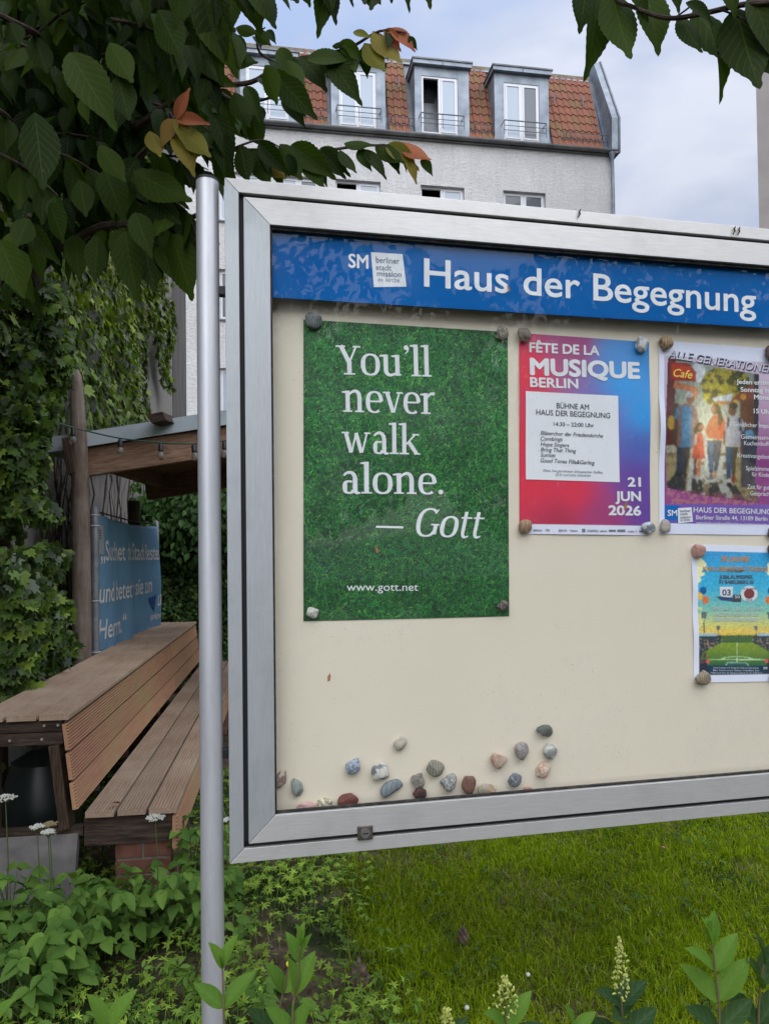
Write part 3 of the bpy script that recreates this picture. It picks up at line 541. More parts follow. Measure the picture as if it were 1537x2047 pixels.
# ---- poster 4: stadium day
def stad_paint(PX, PY, U, V, shp):
    n = len(U); c = canv(S(202, 204, 220), n); inn = (U > .055) & (U < .945) & (V > .05) & (V < .955)
    def put(m, col): c[inn & m] = np.array(S(*col))
    st = [(0, (34, 140, 196)), (.3, (60, 165, 200)), (.48, (120, 180, 160)), (.6, (196, 190, 110)), (.66, (214, 180, 84)), (.70, (200, 170, 80))]; y = (PY-1100)/250.
    for k in range(3): c[inn, k] = np.interp(y[inn], [a for a, _ in st], [S(*b)[k] for _, b in st])
    N1 = vnoise(PX/7., PY/7., 14); N2 = vnoise(PX/2.2, PY/2.2, 15); xc = np.abs(PX-1472)
    put((xc > 50+N1*22+(PY-1130)*.3*(PY < 1175)-(PY-1175)*0) & (PY > 1128-(xc-60)) & (PY < 1178-(90-xc)*.9), (226, 220, 170)); put((xc > 70) & (PY > 1215) & (PY < 1262) & (N1 > .35), (205, 200, 130))
    for sx in (-1, 1):
        put(ell(PX, PY, 1472+sx*68, 1181, 7, 8), (24, 84, 140)); put(ell(PX, PY, 1472+sx*75, 1192, 6, 7), (222, 178, 62)); put(ell(PX, PY, 1472+sx*63, 1200, 7, 8), (206, 112, 62))
        put(poly(PX, PY, [(1472+sx*71, 1222), (1472+sx*60, 1224), (1472+sx*62, 1238), (1472+sx*72, 1236)]), (90, 105, 112)); put((np.abs(PX-1472-sx*66) < 1) & (PY > 1238) & (PY < 1270), (70, 80, 85)); put(poly(PX, PY, [(1472+sx*41, 1251), (1472+sx*34, 1252), (1472+sx*35, 1260), (1472+sx*41, 1259)]), (95, 105, 105)); put((np.abs(PX-1472-sx*38) < .8) & (PY > 1259) & (PY < 1272), (80, 85, 80))
    put((PY > 1268+N2*5-xc*.02) & (PY < 1290), (70, 96, 60)); put((PY > 1268+ (80-xc)*.1) & (PY < 1352) & (xc > 32), (46, 62, 66)); put((PY > 1267) & (PY < 1272) & (xc > 40), (150, 175, 185)); put((PY > 1276) & (PY < 1300) & (xc > 30) & (N2 > .6), (150, 120, 105)); put((PY > 1300) & (xc > 40) & (N2 > .72), (120, 95, 92))
    fld = poly(PX, PY, [(1440, 1285), (1504, 1285), (1540, 1305), (1556, 1330), (1556, 1350), (1394, 1350), (1394, 1330), (1404, 1305)]); g = sm(PY, 1285, 1340)[:, None]; cc = np.array(S(120, 140, 50))*(1-g)+np.array(S(36, 92, 58))*g; c[inn & fld] = cc[inn & fld]
    put(fld & (np.abs(PX-1472) < .9), (170, 200, 150)); put(fld & (np.abs(PY-1319) < .9), (170, 200, 150)); put(fld & (np.abs(((PX-1472)/30)**2+((PY-1319)/6)**2-1) < .2) & (PY < 1319), (170, 200, 150)); put(poly(PX, PY, [(1452, 1324), (1492, 1324), (1496, 1331), (1448, 1331)]), (130, 160, 150)); put(poly(PX, PY, [(1454, 1326), (1490, 1326), (1493, 1331), (1451, 1331)]), (50, 90, 75))
    put((PY > 1331), (26, 58, 78)); put((PY > 1318) & (xc > 50+N1*14) , (42, 48, 62)); put((xc > 62) & (PY > 1300) & (N1 > .62), (96, 66, 66)); put((xc > 55) & (np.abs(PY-1322) < 4) & (xc < 62), (190, 90, 80))
    nv, nu = shp; im = c.reshape(nv, nu, 3); N3 = vnoise(PX/2.0, PY/2.0, 35).reshape(nv, nu, 1); im = np.where(inn.reshape(nv, nu, 1), (im+np.roll(im, 1, 0)+np.roll(im, 1, 1))/3*(.6+.7*N3), im); c = im.reshape(-1, 3)
    return np.clip(c/.70, 0, 1)
SH4 = Sheet([(1387.3, 1365), (1561, 1362), (1382, 1088)], .297, .42, 14, .006)
p4 = thing('poster', 'small football stadium poster in blue, yellow and green below the cafe poster', 'poster', BD)
SH4.mesh('sheet', PRINT, p4, .0021, stad_paint)
ORNG = flat('orange_ink', (.60, .28, .06), .5); BROWN = flat('brown_ink', (.10, .055, .045), .5)
for s_, a, b, cap, mt, bo in (('50 JAHRE', (1441, 1122), (1497, 1123), 11, ORNG, .03), ('KARL-LIEBKNECHT-STADION', (1405, 1141), (1534, 1142), 9, ORNG, .03), ('POTSDAM', (1454, 1143.5), (1487, 1143.5), 5, BROWN, .01), ('JUBILÄUMSSPIEL', (1437, 1157), (1505, 1157), 7.5, BROWN, .02), ('SV BABELSBERG 03', (1437, 1166.5), (1506, 1167), 7, BROWN, .02), ('SAMSTAG, 11. JULI | 15:30 UHR', (1421, 1220.5), (1524, 1220.5), 7.5, PALE, .008), ('GROSSER FAMILIENAUSFLUG', (1428, 1232), (1515, 1232), 6.5, PALE, .006), ('DER STADTMISSION PANKOW', (1427.5, 1242.5), (1516, 1242.5), 7, PALE, .006),
        ('Eintritt: Erwachsene 12 € / Ermäßigt 9 € / Kinder bis 12 Jahre kostenlos', (1426, 1336.5), (1516, 1337), 3.4, PALE, 0), ('Bei Interesse bitte melden bei', (1425, 1341.5), (1517, 1342), 3.2, PALE, 0), ('Treffpunkt am Haus der Begegnung, Berliner Str. 44, 13189 Berlin', (1419, 1346.5), (1523, 1347), 3.2, PALE, 0), ('SM', (1525, 1338), (1533, 1338), 5, WHITE, .02)):
    SH4.text(s_, a, b, cap, mt, p4, bold=bo, lift=.0009)
def disc_on(sh, name, cx, cy, rx, ry, mat, parent, lift):
    P = np.array([BD.hit(cx+rx*math.cos(t), cy+ry*math.sin(t), d=YP-.004) for t in a_]); return npmesh(name, sh.local(P, lift), [tuple(range(20))[::-1]], mat, parent)
cr1 = disc_on(SH4, 'club_crest', 1497, 1187, 17, 16, WHITE, p4, .0009); disc_on(SH4, 'crest_centre', 1497, 1187, 10.5, 10, flat('crest_red', (.24, .05, .05)), cr1, .0013)
SH4.text('1910', (1491, 1201), (1503, 1201), 3, BROWN, cr1, bold=.01, lift=.0014); SH4.text('FC ST. PAULI', (1484, 1178), (1510, 1178), 3, BROWN, cr1, bold=.01, lift=.0015)
P = np.array([BD.hit(*p, d=YP-.004) for p in ((1438, 1173), (1465, 1173), (1464, 1190), (1452, 1199), (1439, 1190))])
cr2 = npmesh('club_crest', SH4.local(P, .0009), [(4, 3, 2, 1, 0)], WHITE, p4); BLU = flat('crest_blue', (.04, .07, .2))
SH4.text('03', (1443, 1190), (1460, 1190), 12, BLU, cr2, bold=.02, lift=.0013); P = np.array([BD.hit(*p, d=YP-.004) for p in ((1432, 1192), (1466, 1195), (1464, 1202), (1440, 1199))]); npmesh('crest_ribbon', SH4.local(P, .0014), [(3, 2, 1, 0)], BLU, cr2)
P = np.array([BD.hit(*p, d=YP-.004) for p in ((1465, 1189), (1481, 1189), (1481, 1203), (1464, 1203))]); c3 = npmesh('anniversary_badge', SH4.local(P, .0009), [(3, 2, 1, 0)], flat('badge_dark', (.05, .05, .05)), p4); SH4.text('50', (1468, 1196), (1478, 1196), 5.5, PALE, c3, bold=.01, lift=.0013)

# ================================================================== PEBBLES
def ico(sub):
    import bmesh
    bm = bmesh.new(); bmesh.ops.create_icosphere(bm, subdivisions=sub, radius=1); V = np.array([v.co[:] for v in bm.verts]); F = np.array([[v.index for v in f.verts] for f in bm.faces]); bm.free(); return V, F
IV, IF = ico(4)
def pebmat(c0, c1, kind, sc, k=.72):
    t = NT('stone'); a, b = [np.array([min(1, x/k) for x in S(*c)]) for c in (c0, c1)]; mu = (a+b)/2; a, b = [mu+(q-mu)*.62 for q in (a, b)]; a, b = [tuple(q*.72+q.mean()*.28) for q in (a, b)]; g = t.N('TexCoord').outputs['Object']
    if kind == 'band':
        w = t.N('TexWave'); w.inputs['Scale'].default_value = sc; w.inputs['Distortion'].default_value = 5; w.inputs['Detail'].default_value = 3; w.inputs['Detail Scale'].default_value = 2; t.L(g, w.inputs['Vector']); f = w.outputs['Fac']; col = t.ramp(f, [(.25, a), (.7, b)])
    elif kind == 'vein':
        n = t.noise(sc, 3, .5, g, 1.5); f = t.math('ABSOLUTE', t.math('SUBTRACT', n, .5)); col = t.ramp(f, [(.012, b), (.04, a)])
    elif kind == 'speck': f = t.noise(sc*2.2, 3, .6, g); col = t.ramp(f, [(.42, a), (.56, b)])
    else: f = t.noise(sc, 4, .6, g); col = t.ramp(f, [(.44, a), (.52, b)])
    n2 = t.noise(140, 5, .7, g); col = t.mix(.35, col, t.ramp(n2, [(.3, (.45, .45, .45)), (.7, (1, 1, 1))]), 'MULTIPLY'); t.color(col); t.bump(t.noise(90, 6, .65, g), .5, .002); return t.set(.62, 0, .35)
def pebble(px, py, rx, ry, ang, cols, kind, label, sc=45, group=None, sq=2.4, seed=None, depth=None):
    """rx, ry in photo pixels, ang clockwise degrees; it sits against the back panel held by its magnet"""
    r = np.random.default_rng(seed or int(px*7+py)); x, z = BD.hit(px, py, YP-.012); sca = np.linalg.norm(BD.w((x, YP, z))-CAM)/FPX*.98
    a, b = rx*sca, ry*sca; c = depth or min(a, b)*.62; c = min(c, .0135); V = IV.copy()
    p = sq; nr = (np.abs(V[:, 0])**p+np.abs(V[:, 2])**p+np.abs(V[:, 1])**2.2)**(1/p); V = V/nr[:, None]
    k = r.normal(size=(6, 3))*1.6; ph = r.random(6)*6.28; d = 1+sum(.035*np.sin(V@k[i]*1.5+ph[i]) for i in range(6))
    for i in range(5):         # knocked-off faces
        n = nrm(r.normal(size=3)*np.array([1, .5, 1])); h = V@n; cut = .66+r.random()*.2; V = V-np.maximum(h-cut, 0)[:, None]*n*.9
    V = V*d[:, None]*np.array([a, c, b]); t = math.radians(ang); M = np.array([[math.cos(t), 0, math.sin(t)], [0, 1, 0], [-math.sin(t), 0, math.cos(t)]]); V = V@M.T
    o = npmesh('pebble', V, IF, pebmat(*cols, kind, sc), smooth=True); m_ = BD.mat()@Matrix.Translation((x, YP-c*.92-.001, z)); o.matrix_basis = m_; WM[o.name] = m_
    return tag(o, label, 'pebble', group)
GB = 'pebble magnets along the bottom of the board'; GP = 'pebble magnets holding the posters'
Z2 = lambda x, y: (530+x/2.52, 1420+y/2.52)
for (x, y, rx, ry, an, c, kd, sc, lb) in (
 (82, 347, 28, 47, 32, ((196, 188, 176), (120, 66, 44)), 'blot', 60, 'white and rust blotched long pebble standing nearest the left door bar'),
 (162, 393, 27, 46, -4, ((104, 114, 108), (136, 144, 136)), 'band', 40, 'grey green striped oval pebble standing upright near the left door bar'),
 (204, 489, 41, 24, 0, ((196, 152, 142), (182, 130, 122)), 'speck', 40, 'pale pink pebble lying on the bottom rail at far left'),
 (302, 476, 43, 30, 0, ((212, 204, 176), (120, 92, 62)), 'vein', 24, 'cream pebble with brown streaks lying on the bottom rail beside a dark red one'),
 (418, 454, 53, 33, 2, ((118, 58, 46), (92, 40, 34)), 'speck', 70, 'dark red wedge shaped pebble lying on the bottom rail'),
 (446, 281, 41, 39, 0, ((70, 88, 118), (160, 168, 180)), 'speck', 55, 'blue and white speckled round pebble above the dark red wedge'),
 (580, 310, 44, 46, 10, ((46, 62, 88), (210, 202, 186)), 'blot', 36, 'knobbly pebble in white, navy and brown'),
 (635, 388, 62, 33, -32, ((96, 106, 114), (116, 126, 132)), 'band', 20, 'slate grey wedge pebble lying aslant'),
 (678, 168, 30, 37, 30, ((146, 136, 118), (182, 172, 152)), 'blot', 60, 'small beige rough pebble alone above the others on the left'),
 (768, 353, 36, 38, 0, ((106, 96, 86), (134, 124, 112)), 'speck', 70, 'round brown grey pebble resting on top of a dark red one'),
 (779, 420, 34, 32, 0, ((110, 40, 34), (46, 34, 36)), 'blot', 40, 'round dark red and black pebble under a brown grey one'),
 (853, 292, 45, 37, 18, ((104, 96, 80), (140, 134, 116)), 'band', 40, 'brown and olive striped pebble with a rusty end'),
 (925, 360, 40, 46, 35, ((98, 98, 98), (196, 192, 184)), 'vein', 30, 'dark grey pebble crossed by white veins'),
 (1027, 371, 36, 49, 0, ((138, 86, 64), (92, 58, 46)), 'speck', 60, 'reddish brown pitted pebble, taller than wide'),
 (1120, 403, 49, 30, 12, ((146, 146, 134), (168, 128, 76)), 'blot', 45, 'pale grey pebble with an ochre spot lying on the bottom rail'),
 (1174, 255, 44, 36, 10, ((150, 104, 72), (180, 150, 128)), 'blot', 36, 'orange brown oval pebble with pale blotches'),
 (1253, 347, 34, 34, 5, ((54, 62, 76), (150, 154, 158)), 'vein', 36, 'square navy blue pebble with white scratches'),
 (1290, 203, 39, 40, 40, ((118, 104, 102), (152, 142, 138)), 'speck', 70, 'mauve grey speckled round pebble'),
 (1397, 300, 35, 42, 30, ((176, 122, 90), (196, 178, 156)), 'blot', 60, 'tan and pink rounded rectangular pebble below a white one'),
 (1408, 100, 38, 32, 8, ((72, 74, 72), (104, 106, 100)), 'band', 45, 'dark grey pebble, highest of the loose ones'),
 (1438, 204, 35, 40, 12, ((198, 194, 184), (104, 106, 106)), 'blot', 32, 'white pebble with a grey wedge on the far right'),
 (1325, 402, 23, 13, 0, ((190, 134, 112), (160, 104, 88)), 'speck', 60, 'tiny pink pebble peeping over the bottom rail at right')):
    q = Z2(x, y); pebble(q[0], q[1], rx/2.52, ry/2.52, an, c, kd, lb, sc, GB)
for (x, y, rx, ry, an, c, kd, sc, lb) in (
 (628, 641, 18, 17, 0, ((74, 82, 84), (108, 114, 112)), 'band', 45, 'grey striped pebble on the top left corner of the green grass poster'),
 (1003, 666, 13, 15, 0, ((76, 66, 54), (168, 156, 134)), 'vein', 30, 'dark brown pebble with pale rings on the top right corner of the grass poster'),
 (625.5, 1225, 12, 12, 10, ((186, 182, 170), (150, 146, 136)), 'speck', 60, 'small whitish pebble on the bottom left corner of the grass poster'),
 (1006, 1211, 13, 11, -25, ((38, 36, 40), (120, 104, 92)), 'vein', 26, 'black pebble on the bottom right corner of the grass poster'),
 (1047, 670, 14, 14, 0, ((106, 92, 78), (120, 106, 92)), 'speck', 30, 'plain brown pebble on the top left corner of the music day poster'),
 (1281, 690, 13.5, 15.5, 8, ((140, 138, 138), (186, 184, 184)), 'blot', 45, 'glassy grey and white pebble on the top right corner of the music day poster'),
 (1050, 1053.5, 13.5, 15, 0, ((162, 126, 88), (138, 104, 70)), 'band', 24, 'tan rounded pebble on the bottom left corner of the music day poster'),
 (1295, 1056, 14, 12, 0, ((190, 194, 198), (70, 78, 90)), 'blot', 50, 'white and black pebble on the bottom right corner of the music day poster'),
 (1330, 685, 12.5, 13, -20, ((160, 128, 84), (112, 84, 54)), 'band', 40, 'ochre striped pebble on the top left corner of the cafe poster'),
 (1329, 1052, 11, 12.5, 0, ((170, 154, 142), (146, 132, 122)), 'speck', 60, 'pale pinkish round pebble on the bottom left corner of the cafe poster'),
 (1541, 706, 12, 14, 0, ((92, 56, 48), (70, 42, 38)), 'speck', 40, 'dark red brown pebble on the top right corner of the cafe poster'),
 (1545, 1063, 12, 10, 0, ((84, 70, 66), (60, 50, 50)), 'speck', 40, 'dark pebble on the bottom right corner of the cafe poster'),
 (1395, 1102, 13, 13.5, 8, ((182, 126, 108), (160, 104, 90)), 'blot', 30, 'pink squarish pebble on the top left corner of the stadium poster'),
 (1403, 1355, 14.5, 13, 25, ((158, 142, 112), (110, 92, 66)), 'band', 45, 'tan pebble with diagonal stripes on the bottom left corner of the stadium poster'),
 (1546, 1100, 11, 13, 0, ((70, 50, 48), (90, 70, 64)), 'speck', 40, 'dark brown pebble on the top right corner of the stadium poster'),
 (1550, 1352, 12, 12, 0, ((120, 118, 112), (90, 88, 84)), 'speck', 40, 'grey pebble on the bottom right corner of the stadium poster')):
    pebble(x, y, rx, ry, an, c, kd, lb, sc, GP)
# bud scales stuck to the glass
BUD = noisy('dry_husk', (.22, .09, .035), (.42, .2, .09), 120, .8)
for x, y, an, L_, lb in ((658, 1354, 5, 9, 'brown husk stuck to the glass on the bare cream area'), (753, 1098, -25, 8, 'orange husk stuck to the glass low on the grass poster'), (1250, 1011, 12, 10, 'tan husk stuck to the glass over the date on the music day poster'), (1016, 576, -30, 7, 'brown husk stuck to the glass beside the word Haus')):
    xx, zz = BD.hit(x, y, .015); k = .0014*L_; P = [(-.25*k, 0, -k), (.25*k, -.001, -.7*k), (.35*k, -.0015, .2*k), (.1*k, -.001, k), (-.1*k, -.0005, .5*k), (-.35*k, -.0012, .1*k)]
    o = MB().prism(P, (0, .0007, 0)).build('husk', BUD); m_ = BD.mat()@Matrix.Translation((xx, .0155, zz))@Matrix.Rotation(R_(an), 4, 'Y'); o.matrix_basis = m_; tag(o, lb, 'husk', 'husks stuck to the glass')
# posts
qx, qz = BD.hit(415, 346, .034)
for i, (xx, lb) in enumerate(((-.0445, 'grey round post with a black cap left of the notice board'), (BW+.0445, 'grey round post at the far right end of the notice board'))):
    w = BD.w((xx, .034, qz)); pf = Frame((w[0], w[1], 0), np.eye(3)); po = thing('support_post', lb, 'post', pf, group='posts of the notice board')
    if i == 0:
        for yy in (400, 1000, 1900): a, b = proj(BD.w((xx, .034, BD.hit(420, yy, .034)[1]))); print('post x', yy, a, 'want', 415+(yy-400)*.0047)
    m = MB(); m.tube([(0, 0, -.3), (0, 0, .5), (0, 0, qz+BD.o[2]-.024)], .0295, 40); m.build('tube', POLE_M, po, smooth=True)
    MB().tube([(0, 0, qz+BD.o[2]-.025), (0, 0, qz+BD.o[2]-.019), (0, 0, qz+BD.o[2]-.017)], [.0303, .0303, .027], 40).build('cap', PLAS, po, smooth=True)
# ================================================================== GROUND
def soilmat():
    t = NT('soil_and_moss'); g = t.coord('Object'); n1_, n2_, n3 = t.noise(1.1, 5, .6, g), t.noise(14, 8, .7, g), t.noise(55, 5, .7, g)
    soil = t.ramp(n2_, [(.3, (.045, .032, .022)), (.5, (.10, .072, .050)), (.68, (.18, .14, .10))]); soil = t.mix(t.ramp(n3, [(.58, (0, 0, 0)), (.7, (.5, .5, .5))]), soil, (.16, .13, .10))
    gr = t.ramp(n2_, [(.3, (.010, .020, .005)), (.7, (.03, .05, .012))]); t.color(t.mix(t.ramp(n1_, [(.45, (0, 0, 0)), (.55, (1, 1, 1))]), soil, gr)); t.bump(n2_, .9, .03); return t.set(.95, 0, .2)
def gz(x, y): return .03*np.sin(x*1.3+.4)*np.cos(y*1.1)+.012*np.sin(x*4.1)*np.sin(y*3.7)
nx = 120; gx_ = np.concatenate([np.linspace(-120, -8, 15), np.linspace(-7, 7, 90), np.linspace(8, 120, 15)]); gy_ = np.concatenate([np.linspace(-40, -2, 10), np.linspace(-1.5, 12, 90), np.linspace(13, 200, 20)])
XX, YY = np.meshgrid(gx_, gy_); i = np.arange(nx-1)[None]+np.arange(nx-1)[:, None]*nx
ZZ = gz(XX, YY)*np.exp(-np.maximum(np.abs(YY-4)-9, 0)*.3)*np.exp(-np.maximum(np.abs(XX)-8, 0)*.3)
npmesh('ground', np.stack([XX, YY, ZZ], -1).reshape(-1, 3), np.stack([i, i+1, i+nx+1, i+nx], -1).reshape(-1, 4), soilmat(), smooth=True)['kind'] = 'structure'

# ================================================================== APARTMENT BUILDING
YAW = R_(9.5); e0 = at(1223, 305, 23.0)
AF = Frame((e0[0], e0[1], 0), yawM(YAW)); ZE = e0[2]      # x along the front (0 = right end), y into the house, z up; ZE eaves
RENDER = NT('rough_white_render'); g = RENDER.coord('Object'); n = RENDER.noise(1.2, 4, .5, g); nb = RENDER.noise(11, 6, .75, RENDER.coord('Object', (1, 1, 1.4)), .8)
RENDER.color(RENDER.mix(RENDER.ramp(nb, [(.35, (.35, .35, .35)), (.55, (0, 0, 0))]), RENDER.ramp(n, [(.3, (.58, .575, .56)), (.7, (.68, .675, .655))]), (.42, .42, .41))); sk = RENDER.noise(3, 6, .7, RENDER.coord('Object', (3, 3, .22))); RENDER.color(RENDER.mix(RENDER.ramp(sk, [(.52, (0, 0, 0)), (.72, (.35, .35, .35))]), RENDER.mix(RENDER.ramp(nb, [(.35, (.4, .4, .4)), (.55, (0, 0, 0))]), RENDER.ramp(n, [(.3, (.64, .635, .62)), (.7, (.74, .735, .715))]), (.42, .42, .41)), (.38, .37, .34))); RENDER.bump(nb, 1., .06); RENDER = RENDER.set(.9, 0, .2)
ZINC = noisy('zinc_sheet', (.17, .20, .23), (.29, .33, .37), 2.2, .55, .45, bump=.05, scale=(1, 1, 1))
ZINCD = noisy('dark_zinc', (.11, .12, .13), (.19, .20, .21), 3, .6, .3)
UPVC = flat('white_plastic', (.68, .69, .71), .35); DARKIN = flat('dark_room', (.018, .017, .018), .9); RAILM = flat('grey_rail', (.10, .11, .12), .5)
def win_glass(name, c):
    t = NT(name); v = t.coord('Object', (1, 1, 26)); w = t.N('TexWave'); w.bands_direction = 'Z'; w.inputs['Scale'].default_value = 1; t.L(v, w.inputs[0])
    t.color(t.mix(.16, c, t.ramp(w.outputs['Fac'], [(.3, tuple(x*.5 for x in c)), (.7, c)]))); t.b.inputs['Coat Weight'].default_value = .6; t.b.inputs['Coat Roughness'].default_value = .03; return t.set(.25, 0, .5)
PALEG = win_glass('window_with_pale_blind', (.36, .43, .50)); DARKG = win_glass('dark_window_glass', (.07, .085, .10))
apt = thing('apartment_building', 'white rendered apartment house with red tiled mansard roof and zinc dormers behind the board', 'building', AF)
XL = AF.hit(352, 500)[0]; XL2 = XL-3.0; XR = AF.hit(1226, 330)[0]
win = []   # (x0, x1, z0, z1)
W3 = [(670.6, 761, 357), (841, 928, 369), (1005.6, 1090, 380)]
wb = []
for x0, x1, yt in W3:
    a, zt = AF.hit(x0, yt); b, _ = AF.hit(x1, yt+6); wb.append((a, b, zt))
sp = (wb[2][0]-wb[0][0])/2; a, b, zt = wb[0]; wb = [(a-2*sp+.3, b-2*sp+.3, zt+.02), (a-sp, b-sp, zt+.02)]+wb
gx0 = AF.hit(437, 500)[0]; wb[0] = (gx0, gx0+1.2, zt); wb[1] = (max(wb[1][0], gx0+1.7), max(wb[1][1], gx0+2.9), zt)
FH = 2.85
cells = []
for a, b, zt in wb:
    for f in range(4): cells.append((a, b, zt-1.45-f*FH, zt-f*FH))
# the front as a grid with holes: strips between window columns
m = MB(); cols_ = sorted(set((a, b) for a, b, _, _ in cells)); xs = [XL2]+[v for ab in cols_ for v in ab]+[XR]; TH_ = .30
for k in range(0, len(xs), 2): m.box(xs[k], xs[k+1], 0, TH_, 0, ZE-.02)
for a, b in cols_:
    zs = sorted([(z0, z1) for (p, q, z0, z1) in cells if (p, q) == (a, b)]); lo = 0
    for z0, z1 in zs: m.box(a, b, .0, TH_, lo, z0); lo = z1
    m.box(a, b, 0, TH_, lo, ZE-.02)
m.box(XR-.3, XR-.002, TH_, 11, 0, ZE-.02).box(XL2+.002, XL2+.3, TH_, 11, 0, ZE+2.5)
m.build('wall', RENDER, apt)
MB().box(XL2+.4, XR-.4, 1.6, 1.7, 0, ZE+2).build('interior', DARKIN, apt)
def window(a, b, z0, z1, y, kind, parent=apt, split=.5, fr=.055):
    f = MB().box(a, a+fr, y-.03, y+.04, z0, z1).box(b-fr, b, y-.03, y+.04, z0, z1).box(a+fr, b-fr, y-.03, y+.04, z1-fr, z1).box(a+fr, b-fr, y-.03, y+.04, z0, z0+fr)
    c = a+(b-a)*split; f.box(c-fr*.75, c+fr*.75, y-.028, y+.038, z0+fr, z1-fr)
    f = f.build('window_frame', UPVC, parent)
    for j, (p, q) in enumerate(((a+fr, c-fr*.75), (c+fr*.75, b-fr))):
        if kind[j] == 'o': MB().box(p+.02, q, y+.45, y+.46, z0+fr, z1-fr).build('dark_opening', DARKIN, f); continue
        s_ = .045; g = MB().box(p, p+s_, y-.05, y+.0, z0+fr, z1-fr).box(q-s_, q, y-.05, y, z0+fr, z1-fr).box(p+s_, q-s_, y-.05, y, z1-fr-s_, z1-fr).box(p+s_, q-s_, y-.05, y, z0+fr, z0+fr+s_).build('sash', UPVC, f)
        MB().box(p+s_, q-s_, y-.03, y-.02, z0+fr+s_, z1-fr-s_).build('pane', PALEG if kind[j] == 'p' else DARKG, f)
    return f
kinds = {2: 'op', 3: 'op', 4: 'dd', 0: 'pp', 1: 'pd'}
for ci, (a, b, zt) in enumerate(wb):
    for f in range(4):
        z1 = zt-f*FH; window(a, b, z1-1.45, z1, .16, kinds[ci] if f == 0 else ('pd', 'dp', 'pp')[(ci+f) % 3]); MB().box(a-.04, b+.04, -.05, .15, z1-1.50, z1-1.451).build('sill', ZINCD, apt)
# mansard roof
BACK, RISE = 1.0, None
xr, zr = AF.hit(1176, 163, BACK); RISE = zr-ZE; print('rise', RISE, 'ZE', ZE, 'XR', XR, 'XL', XL)
nslope = nrm(np.array([0, -RISE, BACK])); sdir = nrm(np.array([0, BACK, RISE])); SL = math.hypot(BACK, RISE)
MB().prism([(XL2, .0, ZE), (XL2, BACK, ZE+RISE), (XL2, 11, ZE+RISE), (XL2, 11, ZE)], (XR-XL2, 0, 0)).build('roof_base', ZINCD, apt)
RT_ = NT('clay_tile'); oi = RT_.N('ObjectInfo'); n = RT_.noise(3.5, 5, .6, RT_.coord('Object')); nn = RT_.noise(25, 4)
c = RT_.mix(oi.outputs['Random'], (.25, .10, .062), (.19, .082, .055)); c = RT_.mix(RT_.ramp(nn, [(.45, (0, 0, 0)), (.7, (.6, .6, .6))]), c, (.17, .09, .05)); oi2 = RT_.math('FRACT', RT_.math('MULTIPLY', oi.outputs['Random'], 7.3))
c = RT_.mix(RT_.math('MULTIPLY', RT_.math('GREATER_THAN', oi2, .72), .45), c, (.16, .125, .05)); RT_.color(c); RT_.bump(nn, .3, .01); TILE = RT_.set(.8, 0, .25)
# a pantile: wavy across, thick lower edge
TW, TL = .205, .335
def tile_mesh():
    nu = 7; u = np.linspace(0, 1, nu); prof = .030*np.sin(u*2*math.pi)*(1-.2*u)+.02; V = []; F = []
    for t, lift in ((0, .03), (1, .004)):
        for k in range(nu): V.append((u[k]*TW*1.06, t*TL*1.08, prof[k]+lift))
    for k in range(nu): V.append((u[k]*TW*1.06, 0, prof[k]+.03-.028))
    for k in range(nu-1): F += [(k, k+1, nu+k+1, nu+k), (k+1, k, 2*nu+k, 2*nu+k+1)]
    return V, F
tv, tf = tile_mesh(); tile0 = npmesh('roof_tile', tv, tf, TILE, apt, smooth=False)
Mt = Matrix(((1, 0, 0, 0), (0, sdir[1], -nslope[1]*-1, 0), (0, sdir[2], nslope[2], 0), (0, 0, 0, 1)))
Mt = Matrix.Identity(4)
for r_ in range(3): Mt[r_][0] = (1, 0, 0)[r_]; Mt[r_][1] = sdir[r_]; Mt[r_][2] = nslope[r_]
DORM = [(822, 936, 843, 915, 112, 128, 153, 266, 144, 'op'), (655, 769, 678, 752, 101, 118, 141, 262, 133, 'pp'), (981, 1095, 1007, 1077, 126, 142, 167, 284, 153, 'pd')]
DX = []
for D in DORM: DX.append((AF.hit(D[0]+6, 200, -.05)[0], AF.hit(D[1], 200, -.05)[0]))
d0 = DX[1][0]-(DX[0][0]-DX[1][0]); DX.append((d0-.1, d0+DX[1][1]-DX[1][0]-.1))
tx1 = AF.hit(1204, 296)[0]; tiles = []; nrow = int(SL/TL)
for j in range(nrow):
    k = 0
    while True:
        x = tx1-.02-(k+1)*TW+(.0); k += 1
        if x < XL2: break
        if any(a-.06 < x+TW*.5 < b+.05 for a, b in DX): continue
        P = np.array([x, 0, ZE+.03])+sdir*(j*TL+.01)+nslope*.025; vis = proj(AF.w(P))[0] > 400; tiles.append((vis, P))
vis = [P for v_, P in tiles if v_]; hid = [P for v_, P in tiles if not v_]; print('tiles', len(vis), len(hid))
vis.sort(key=lambda P: -proj(AF.w(P))[0]); hid += vis[300:]; vis = vis[:300]
for q, P in enumerate(vis):
    M = Matrix.Translation(P)@Mt@Matrix.Rotation(random.uniform(-.012, .012), 4, 'Z')
    if q == 0: tile0.matrix_basis = M
    else: dup(tile0, apt, M)
if hid:
    Mh = np.array(Mt)[:3, :3]; V, F, _, _ = inst(np.array(tv)@Mh.T, np.array(tf), np.tile(np.eye(3), (len(hid), 1, 1)), np.array(hid)); tag(npmesh('roof_tile_field', V, F, noisy('clay_tile_field', (.24, .10, .062), (.17, .085, .05), 6, .85), apt), kind='stuff')
